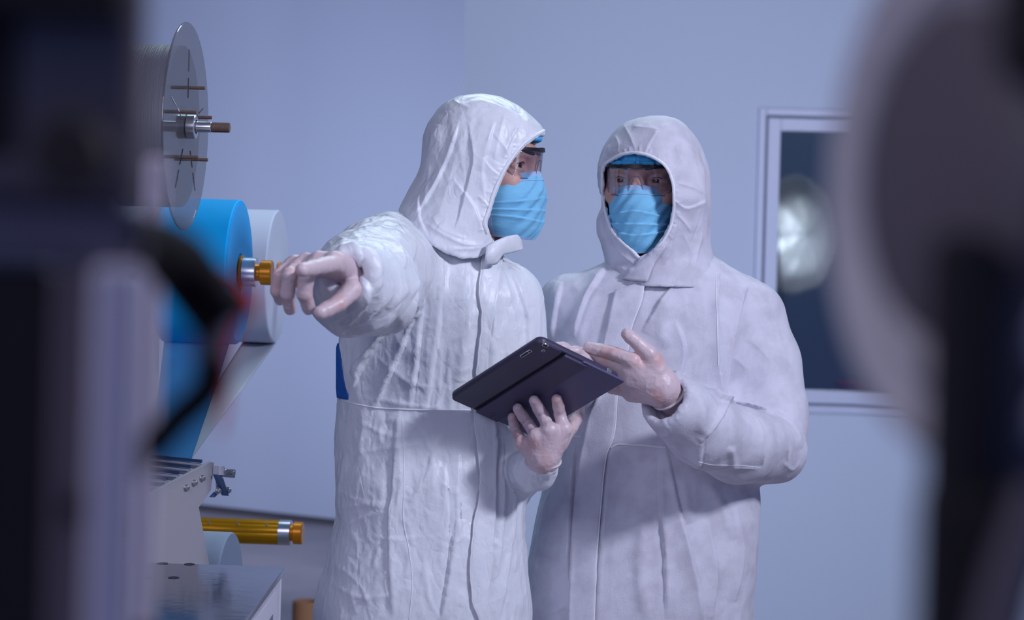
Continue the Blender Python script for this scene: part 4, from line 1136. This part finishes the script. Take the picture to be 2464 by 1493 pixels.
# white roll behind the blue one
cW = P(668, 666, 4.6); rW = 160 / (F / 4.6)
chuck(cW + nx * .003, rW)
white = thing('nonwoven_roll', 'white roll of nonwoven fabric hanging behind the blue roll', 'roll', cW)
LW = .115
MB().lathe(cW - nx * LW, nx, [(0, .030), (LW, .030), (LW, rW * .985), (LW - .003, rW), (.003, rW), (0, rW * .985)], 128).build('winding', M['white_roll'], white)
MB().lathe(cW - nx * .02, nx, [(0, .0245), (.0215, .0245), (.0215, .0295), (0, .0295)], 40).build('core', M['card'], white)
web('web', P(585, 822, 4.60), P(664, 826, 4.60), P(455, 1112, 4.05), P(395, 1116, 4.05), M['white_web'], white, .01)
# golden air shaft
cY = P(672, 1282, 4.35); kY = F / 4.35
ys = MB(); prof_n = 40; v = []; f = []
x0_ = axis_pt(cY, XP - .05)
for i, p in enumerate((x0_, cY)):
    for k in range(prof_n):
        th = 2 * PI * k / prof_n; r = .0272 * (1 - .07 * max(0, math.cos(th * 8)) ** 6)
        v.append(p + (sx_ * math.cos(th) + up * math.sin(th)) * r)
f = [(k, (k + 1) % prof_n, prof_n + (k + 1) % prof_n, prof_n + k) for k in range(prof_n)] + [tuple(range(prof_n))[::-1], tuple(range(prof_n, 2 * prof_n))]
plabel(MB().add(v, f).build('air_shaft', M['yellow'], stand), 'golden air shaft')
MB().lathe(cY + nx * .0005, nx, [(0, .01), (0, .0275), (.025, .0275), (.026, .026), (.026, .01)], 40).build('collar', M['silver'], stand)
MB().cyl(cY + nx * .026, cY + nx * .031, .018, 28).build('neck', M['orange'], stand)
MB().lathe(cY + nx * .031, nx, [(0, 0), (0, .021), (.002, .0245), (.019, .0245), (.021, .022), (.021, 0)], 40, False).build('knob', M['orange'], stand)
for px in (503, 572, 643):
    p = axis_pt(cY, P(px, 1265, 4.33).x); dd = (-sx_ * math.cos(.75) + up * math.sin(.75))
    MB().cyl(p + dd * .0255, p + dd * .0278, .0032, 12).build('leaf_screw', M['zinc'], stand)
# lower white roll
cL = P(551, 1467, 3.93); rL = 184 / (F / 3.93)
MB().cyl(axis_pt(cL, XP - .01), cL - nx * .002, .022, 24).build('shaft', M['silver'], stand)
low = thing('nonwoven_roll', 'white roll low behind the steel worktop, topped by a loose web', 'roll', cL)
MB().lathe(cL - nx * .16, nx, [(0, .030), (.16, .030), (.16, rL * .985), (.157, rL), (.003, rL), (0, rL * .985)], 128).build('winding', M['white_roll'], low)
MB().lathe(cL - nx * .02, nx, [(0, .0245), (.0215, .0245), (.0215, .0295), (0, .0295)], 40).build('core', M['card'], low)
# roller tray: two cheek plates, rollers, bolts and a clamp bracket
tr = thing('roller_tray', 'sloping grey roller tray with bolted cheek plates below the blue web', 'roller tray', P(480, 1220, 3.75))
o0 = P(515, 1112, 3.74); pn = Vector((.85, -.527, 0))
def on(px, py, off=0.):
    d_ = P(px, py, 1.) - Vector((0, 0, CAMZ)); o = Vector((0, 0, CAMZ))
    return o + d_ * ((o0 + pn * off - o).dot(pn) / d_.dot(pn))
plate = [(322, 1207), (345, 1195), (506, 1112), (516, 1114), (513, 1140), (508, 1180), (479, 1222), (484, 1250), (499, 1330), (507, 1374), (322, 1374)]
MB().prism([on(*p) for p in plate], -pn * .006).build('cheek_plate', M['paint'], tr, False, bevel=.001)
back = -pn * .14
MB().prism([on(*p) + back for p in plate[1:5] + [(506, 1160), (420, 1200), (345, 1235)]], -pn * .006).build('cheek_plate', M['paint'], tr, False, bevel=.001)
for px, py in ((488, 1124), (462, 1137), (435, 1152), (408, 1166), (382, 1180)):
    p = on(px, py); MB().cyl(p - pn * .006, p + back, .0062, 20).build('roller', M['silver'], tr)
    MB().box((-.0015, -.07, -.003), (.0015, .07, .003), Matrix.Translation(p + back * .52 + Vector((0, 0, .010))) @ Matrix.Rotation(math.atan2(pn.x, -pn.y), 4, 'Z')).build('guide_strip', M['navy'], tr, False)
def bolt(p, n_, r, root, nm='bolt'):
    m = MB(); m.lathe(p, n_, [(0, 0), (0, r * 1.5), (.0012, r * 1.5), (.0014, r), (.006, r), (.007, r * .8), (.007, 0)], 20, False); return m.build(nm, M['zinc'], root)
for px, py in ((447, 1175), (466, 1163), (485, 1152)): bolt(on(px, py), pn, .0044, tr)
MB().prism([on(512, 1120, .001), on(525, 1120, .001), on(525, 1143, .001), on(512, 1143, .001)], pn * .016).build('clamp_block', M['cab'], tr, False, bevel=.001)
MB().prism([on(528, 1128, .004), on(560, 1130, .004), on(558, 1150, .004), on(528, 1148, .004)], pn * .008).build('clamp_block', M['paint'], tr, False, bevel=.001)
MB().prism([on(511, 1142, .005), on(522, 1142, .005), on(542, 1193, .005), on(533, 1193, .005)], pn * .010).build('stay_bar', M['navy'], tr, False, bevel=.001)
MB().prism([on(502, 1197, .001), on(514, 1184, .001), on(520, 1186, .001), on(510, 1197, .001)], pn * .008).build('stay_bar', M['navy'], tr, False, bevel=.001)
MB().prism([on(518, 1150, .002), on(534, 1150, .002), on(544, 1180, .002), on(520, 1180, .002)], pn * .003).build('clamp_plate', M['paint'], tr, False)
for px, py in ((537, 1135), (557, 1139), (547, 1181), (523, 1182)): bolt(on(px, py, .012), pn, .0046, tr)
for px in (340, 480): 
    p = on(px, 1374); 
    MB().box((p.x - .012, p.y, 0), (p.x + .012, p.y + .03, p.z + .01)).build('leg', M['paint'], tr, False)
# red stop button on the stand
sb = P(354, 948, 3.72)
MB().cyl(Vector((XP - .004, sb.y, sb.z)), Vector((XP + .006, sb.y, sb.z)), .016, 24).build('button_collar', M['black'], stand)
plabel(MB().cyl(Vector((XP + .006, sb.y, sb.z)), Vector((XP + .030, sb.y, sb.z)), .028, 28, .006).build('stop_button', M['red'], stand), 'red stop button')
# steel-topped cabinet
kr = P(687, 1364, 3.42); zt = kr.z; xr = kr.x
cab = thing('machine_cabinet', 'pale cabinet with a scuffed shiny steel worktop', 'cabinet', (xr - .4, 3.0, 0))
MB().box((xr - .80, 2.45, zt - .012), (xr, 3.42, zt)).build('worktop', M['steel'], cab, False, bevel=.002)
MB().box((xr - .79, 2.47, .08), (xr - .012, 3.40, zt - .0125)).build('carcass', M['cab'], cab, False)
for y in (2.47, 3.385): MB().box((xr - .012, y, .08), (xr - .004, y + .018, zt - .0125)).build('corner_post', M['cab'], cab, False, bevel=.001)
sp = MB().box((xr - .0115, 2.51, .12), (xr - .007, 3.36, zt - .030)); sp.build('side_panel', M['cab'], cab, False, bevel=.001)
for z in (zt - .075, zt - .150, zt - .225): MB().box((xr - .0069, 2.62, z), (xr - .0063, 3.31, z + .012)).build('louvre_slot', M['gasket'], cab, False)
for y in (2.52, 3.28): MB().cyl((xr - .05, y + .04, 0), (xr - .05, y + .04, .08), .02, 20).build('foot', M['black'], cab); MB().cyl((xr - .74, y + .04, 0), (xr - .74, y + .04, .08), .02, 20).build('foot', M['black'], cab)
for px, py in ((391, 1357), (456, 1359), (418, 1391), (352, 1391)):
    d_ = P(px, py, 1.) - Vector((0, 0, CAMZ)); p = Vector((0, 0, CAMZ)) + d_ * ((zt - CAMZ) / d_.z)
    MB().lathe(p + Vector((0, 0, -.0005)), up, [(0, .006), (.0012, .006), (.0012, .0095), (0, .0095)], 24).build('bolt_hole', M['black'], cab)
# cardboard core on the floor
tp_ = P(737, 1447, 7.0)
tube = thing('cardboard_core', 'brown cardboard tube standing on the floor behind the golden shaft', 'tube', (tp_.x, 7.0, 0))
MB().lathe((tp_.x, 7.0, 0), up, [(0, .034), (tp_.z - .002, .034), (tp_.z, .036), (tp_.z, .046), (tp_.z - .002, .048), (0, .048)], 48).build('wall_of_card', M['card'], tube)
MB().lathe((tp_.x, 7.0, .012), up, [(0, 0), (0, .033), (.004, .033), (.004, 0)], 32, False).build('end_plug', M['black'], tube)

# ================================================================== out-of-focus things close to the lens
def facing(px, Y): return Matrix.Rotation(math.atan2(-P(px, 746, Y).x, Y), 4, 'Z') @ Matrix.Rotation(0, 4, 'Y')
YF = .64
def fgbox(px0, px1, py0, py1, Y, dep, root, name, m, bevel=.003, zfloor=None):
    c = P((px0 + px1) / 2, (py0 + py1) / 2, Y); k = Y / F
    hw = (px1 - px0) / 2 * k; hh = (py1 - py0) / 2 * k
    M4 = Matrix.Translation(c) @ facing((px0 + px1) / 2, Y) @ Matrix.Rotation(-ROLL * 0, 4, 'Y')
    lo = -hh if zfloor is None else -(c.z - zfloor)
    return MB().box((-hw, 0, lo), (hw, dep, hh), M4).build(name, m, root, False, bevel=bevel)
fl_ = thing('machine_column', 'blurred dark machine column at the left edge, in front of everything', 'machine column', (P(180, 1400, YF).x, YF + .02, 0))
fgbox(-420, 352, -380, 480, YF, .035, fl_, 'housing', M['dark_metal'], .006)
fgbox(-420, 300, -200, 30, YF - .012, .010, fl_, 'top_cover', M['dark_soft'], .003)
fgbox(-420, 60, -300, 380, YF - .006, .008, fl_, 'side_cover', M['dark_soft'], .003)
fgbox(-420, 350, 482, 640, YF + .004, .03, fl_, 'panel', M['fg_blue'], .004)
fgbox(200, 318, 640, 2600, YF - .004, .02, fl_, 'aluminium_rail', M['fg_alu'], .0025, 0.)
fgbox(-420, 110, 640, 2600, YF + .002, .03, fl_, 'back_plate', M['dark_soft'], .003, 0.)
fgbox(105, 196, 640, 2600, YF + .010, .03, fl_, 'inner_rail', M['dark_metal'], .003, 0.)
kn = P(180, 370, YF - .004); MB().lathe(kn, (0, -1, 0), [(-.004, 0), (-.004, .011), (.006, .012), (.010, .010), (.010, 0)], 32, False).build('knob', M['dark_soft'], fl_)  # dark disc standing in for a curved shadow on the housing
# slim pale post right behind the column
sp = thing('slim_post', 'slim blurred lavender post just behind the dark column', 'post', (P(350, 900, .95).x, .95, 0))
fgbox(322, 372, 380, 2400, .95, .012, sp, 'profile', M['fg_alu'], .002, 0.)
fgbox(316, 378, 1500, 1540, .944, .024, sp, 'clamp', M['dark_metal'], .002)
# black cable with connector and a red wire, drooping from the column
cb = thing('cable', 'blurred black cable with a plug, drooping in front of the blue roll', 'cable', P(500, 800, 0.738))
pts = [P(*q) for q in ((300, 560, 0.656), (380, 590, 0.705), (450, 655, 0.738), (520, 745, 0.738), (548, 782, 0.738))]
MB().tube([Vector(p) for p in smooth_path([list(p) for p in pts], 30)], [.0066 + .0055 * min(1, i / 20) for i in range(30)], 16).build('sleeve', M['rubber'], cb)
pts = [P(*q) for q in ((515, 770, 0.738), (508, 820, 0.738), (505, 880, 0.738))]
MB().tube(pts, [.0074, .0062, .0058], 16).build('plug', M['dark_metal'], cb)
pts = [P(*q) for q in ((508, 860, 0.738), (510, 915, 0.738), (480, 960, 0.738), (430, 1005, 0.738), (395, 1045, 0.738), (350, 1090, 0.738), (250, 1180, 0.697), (180, 1230, 0.640))]
MB().tube([Vector(p) for p in smooth_path([list(p) for p in pts], 40)], [.0066 - .0025 * i / 39 for i in range(40)], 14).build('lead', M['rubber'], cb)
rw = thing('wire', 'blurred red wire hanging beside the black cable', 'wire', P(590, 730, 0.763))
pts = [P(*q) for q in ((330, 520, 0.738), (420, 560, 0.787), (520, 640, 0.812), (585, 690, 0.820), (592, 740, 0.820), (562, 800, 0.820), (548, 880, 0.820), (545, 930, 0.820), (540, 990, 0.820), (528, 1040, 0.820))]
MB().tube([Vector(p) for p in smooth_path([list(p) for p in pts], 60)], [.0012] * 60, 10).build('insulation', M['red'], rw)
MB().tube([P(572, 700, 0.817), P(586, 725, 0.817), P(590, 760, 0.817)], [.0041, .0062, .0050], 14).build('red_clip', M['red'], rw)

# big reel on a dark post at the right edge
YR = .56
cG = P(2335, 415, YR); ax = Vector((-.92, -.33, .03)).normalized(); rG = 700 / (F / YR)
gr = thing('cable_reel', 'very blurred big grey reel on a dark post at the right edge', 'reel', (P(2290, 1400, YR).x, YR, 0))
gx_ = ax.orthogonal()
MB().lathe(cG, ax, [(-.05, .03), (.0, .03), (.002, .038), (-.004, .048), (.004, .058), (-.002, .068), (.003, rG - .005), (0, rG), (-.012, rG + .001), (-.05, rG)], 96).build('winding', M['fg_grey'], gr)
MB().lathe(cG + ax * .003, ax, [(-.05, 0), (.004, 0), (.006, .012), (.002, .020), (-.05, .020)], 48).build('hub', M['fg_alu'], gr)
MB().lathe(cG + ax * .0105, ax, [(-.03, 0), (0, 0), (0, .042), (-.003, .047), (-.03, .047)], 64).build('side_plate', M['dark_metal'], gr)
fgbox(2210, 2370, 560, 2600, YR - .045, .03, gr, 'post', M['dark_soft'], .004, 0.)
fgbox(2372, 2760, 480, 1220, YR - .038, .02, gr, 'side_cover', M['dark_metal'], .006)
fgbox(2398, 2760, -300, 185, YR - .07, .03, gr, 'motor_block', M['dark_soft'], .006)
fgbox(2190, 2420, 1180, 2600, YR - .050, .02, gr, 'lower_cover', M['dark_soft'], .004, 0.)
MB().tube([P(2380, 1640, YR - .065), P(2440, 1400, YR - .065), P(2520, 1180, YR - .065)], .007, 14).build('brace', M['dark_metal'], gr)

# ================================================================== lights
um_c = P(1925, 565, 2 * YW - 1.0); um_c = Vector((um_c.x, 1.0, um_c.z))
um = thing('photo_umbrella', 'silver photographic umbrella on a stand, mirrored in the window', 'umbrella', (um_c.x + .05, 1.0, 0))
tgt = Vector((um_c.x - 2.6, 3.4, 1.60)); uax = (tgt - um_c).normalized(); ua = uax.orthogonal().normalized(); ub = uax.cross(ua)
rows = []
for i in range(13):
    t = i / 12; r = .46 * t; h = .20 * t ** 1.8
    rows.append([um_c + uax * (h - .12) + (ua * math.cos(2 * PI * j / 64) + ub * math.sin(2 * PI * j / 64)) * r * (1 - .05 * (1 - abs(math.cos(4 * 2 * PI * j / 64))) * t) for j in range(65)])
MB().grid(rows).build('canopy', M['umbrella'], um, True, solid=.002, sharp=0)
for j in range(8):
    a = 2 * PI * j / 8
    MB().tube([um_c + uax * (.20 * t ** 1.8 - .112) + (ua * math.cos(a) + ub * math.sin(a)) * .455 * t for t in np.linspace(0, 1, 9)], .003, 6).build('rib', M['silver'], um)
MB().tube([um_c - uax * .13, um_c + uax * .36], .005, 8).build('umbrella_shaft', M['silver'], um)
MB().tube([(um_c.x + .02, 1.0, 0), um_c + Vector((.02, 0, -.06)) + uax * .30], .012, 10).build('light_stand', M['black'], um)
MB().cyl(um_c + uax * .42, um_c + uax * .28, .04, 24).build('lamp_head', M['black'], um)

def area(name, loc, target, size, energy, col, sy=None):
    l = bpy.data.lights.new(name, 'AREA'); l.energy = energy; l.color = col; l.size = size
    if sy: l.shape = 'RECTANGLE'; l.size_y = sy
    o = bpy.data.objects.new(name, l); COL.objects.link(o); o.location = loc
    o.rotation_euler = (Vector(target) - Vector(loc)).to_track_quat('-Z', 'Y').to_euler(); return o
sl = bpy.data.lights.new('umbrella_lamp', 'SPOT'); sl.energy = 12; sl.spot_size = 1.9; sl.spot_blend = .6; sl.shadow_soft_size = .03; sl.color = (.85, .92, 1)
so = bpy.data.objects.new('umbrella_lamp', sl); COL.objects.link(so); so.location = um_c + uax * .27 + ua * .05; so.rotation_euler = (-uax).to_track_quat('-Z', 'Y').to_euler()
area('raised_key', (2.2, 1.6, 3.1), (.0, 3.6, 1.2), .45, 102, (.83, .85, 1.0), .45)  # added in place of the umbrella's light, raised out of the window reflection
area('people_fill', (-1.0, 1.55, 2.3), (.2, 3.6, 1.4), .8, 7, (.84, .84, 1.0), .8)  # added fill for the two people, well below the ceiling, no fixture
area('front_fill', (-1.2, .2, 2.4), (.0, 3.6, 1.3), 1.0, 11, (.84, .82, 1.0), 1.0)  # added fill from the front, lifts the faces and near objects
area('ceiling_back', (.1, 4.9, 3.15), (.1, 4.0, 1.3), 1.6, 34, (.66, .88, 1.0), .6)
area('wall_wash_near', (.75, 5.0, 1.4), (.85, 9.0, 1.50), 1.4, 37, (.54, .66, 1.0), 1.2)  # unseen lamp added behind the people to brighten the partition
area('wall_wash_far', (-1.5, 8.5, 1.5), (-1.2, 11.2, 1.55), 1.5, 40, (.60, .68, 1.0), 1.2)  # added without a fixture so the farther wall matches the partition
area('beyond_fill', (wl + .9, YW + 1.2, 3.1), (wl + .9, YW + 2.4, 1.8), .8, 14, (.85, .95, 1.0), .3)  # added to lift the tone of the room behind the glass
w = bpy.data.worlds.new('world'); SC.world = w; w.use_nodes = True
bg = w.node_tree.nodes['Background']; bg.inputs[0].default_value = (.24, .37, 1.0, 1); bg.inputs[1].default_value = .20
SC.view_settings.view_transform = 'Standard'; SC.view_settings.look = 'None'; SC.view_settings.exposure = 0.; SC.view_settings.gamma = 1; SC.view_settings.use_curve_mapping = False
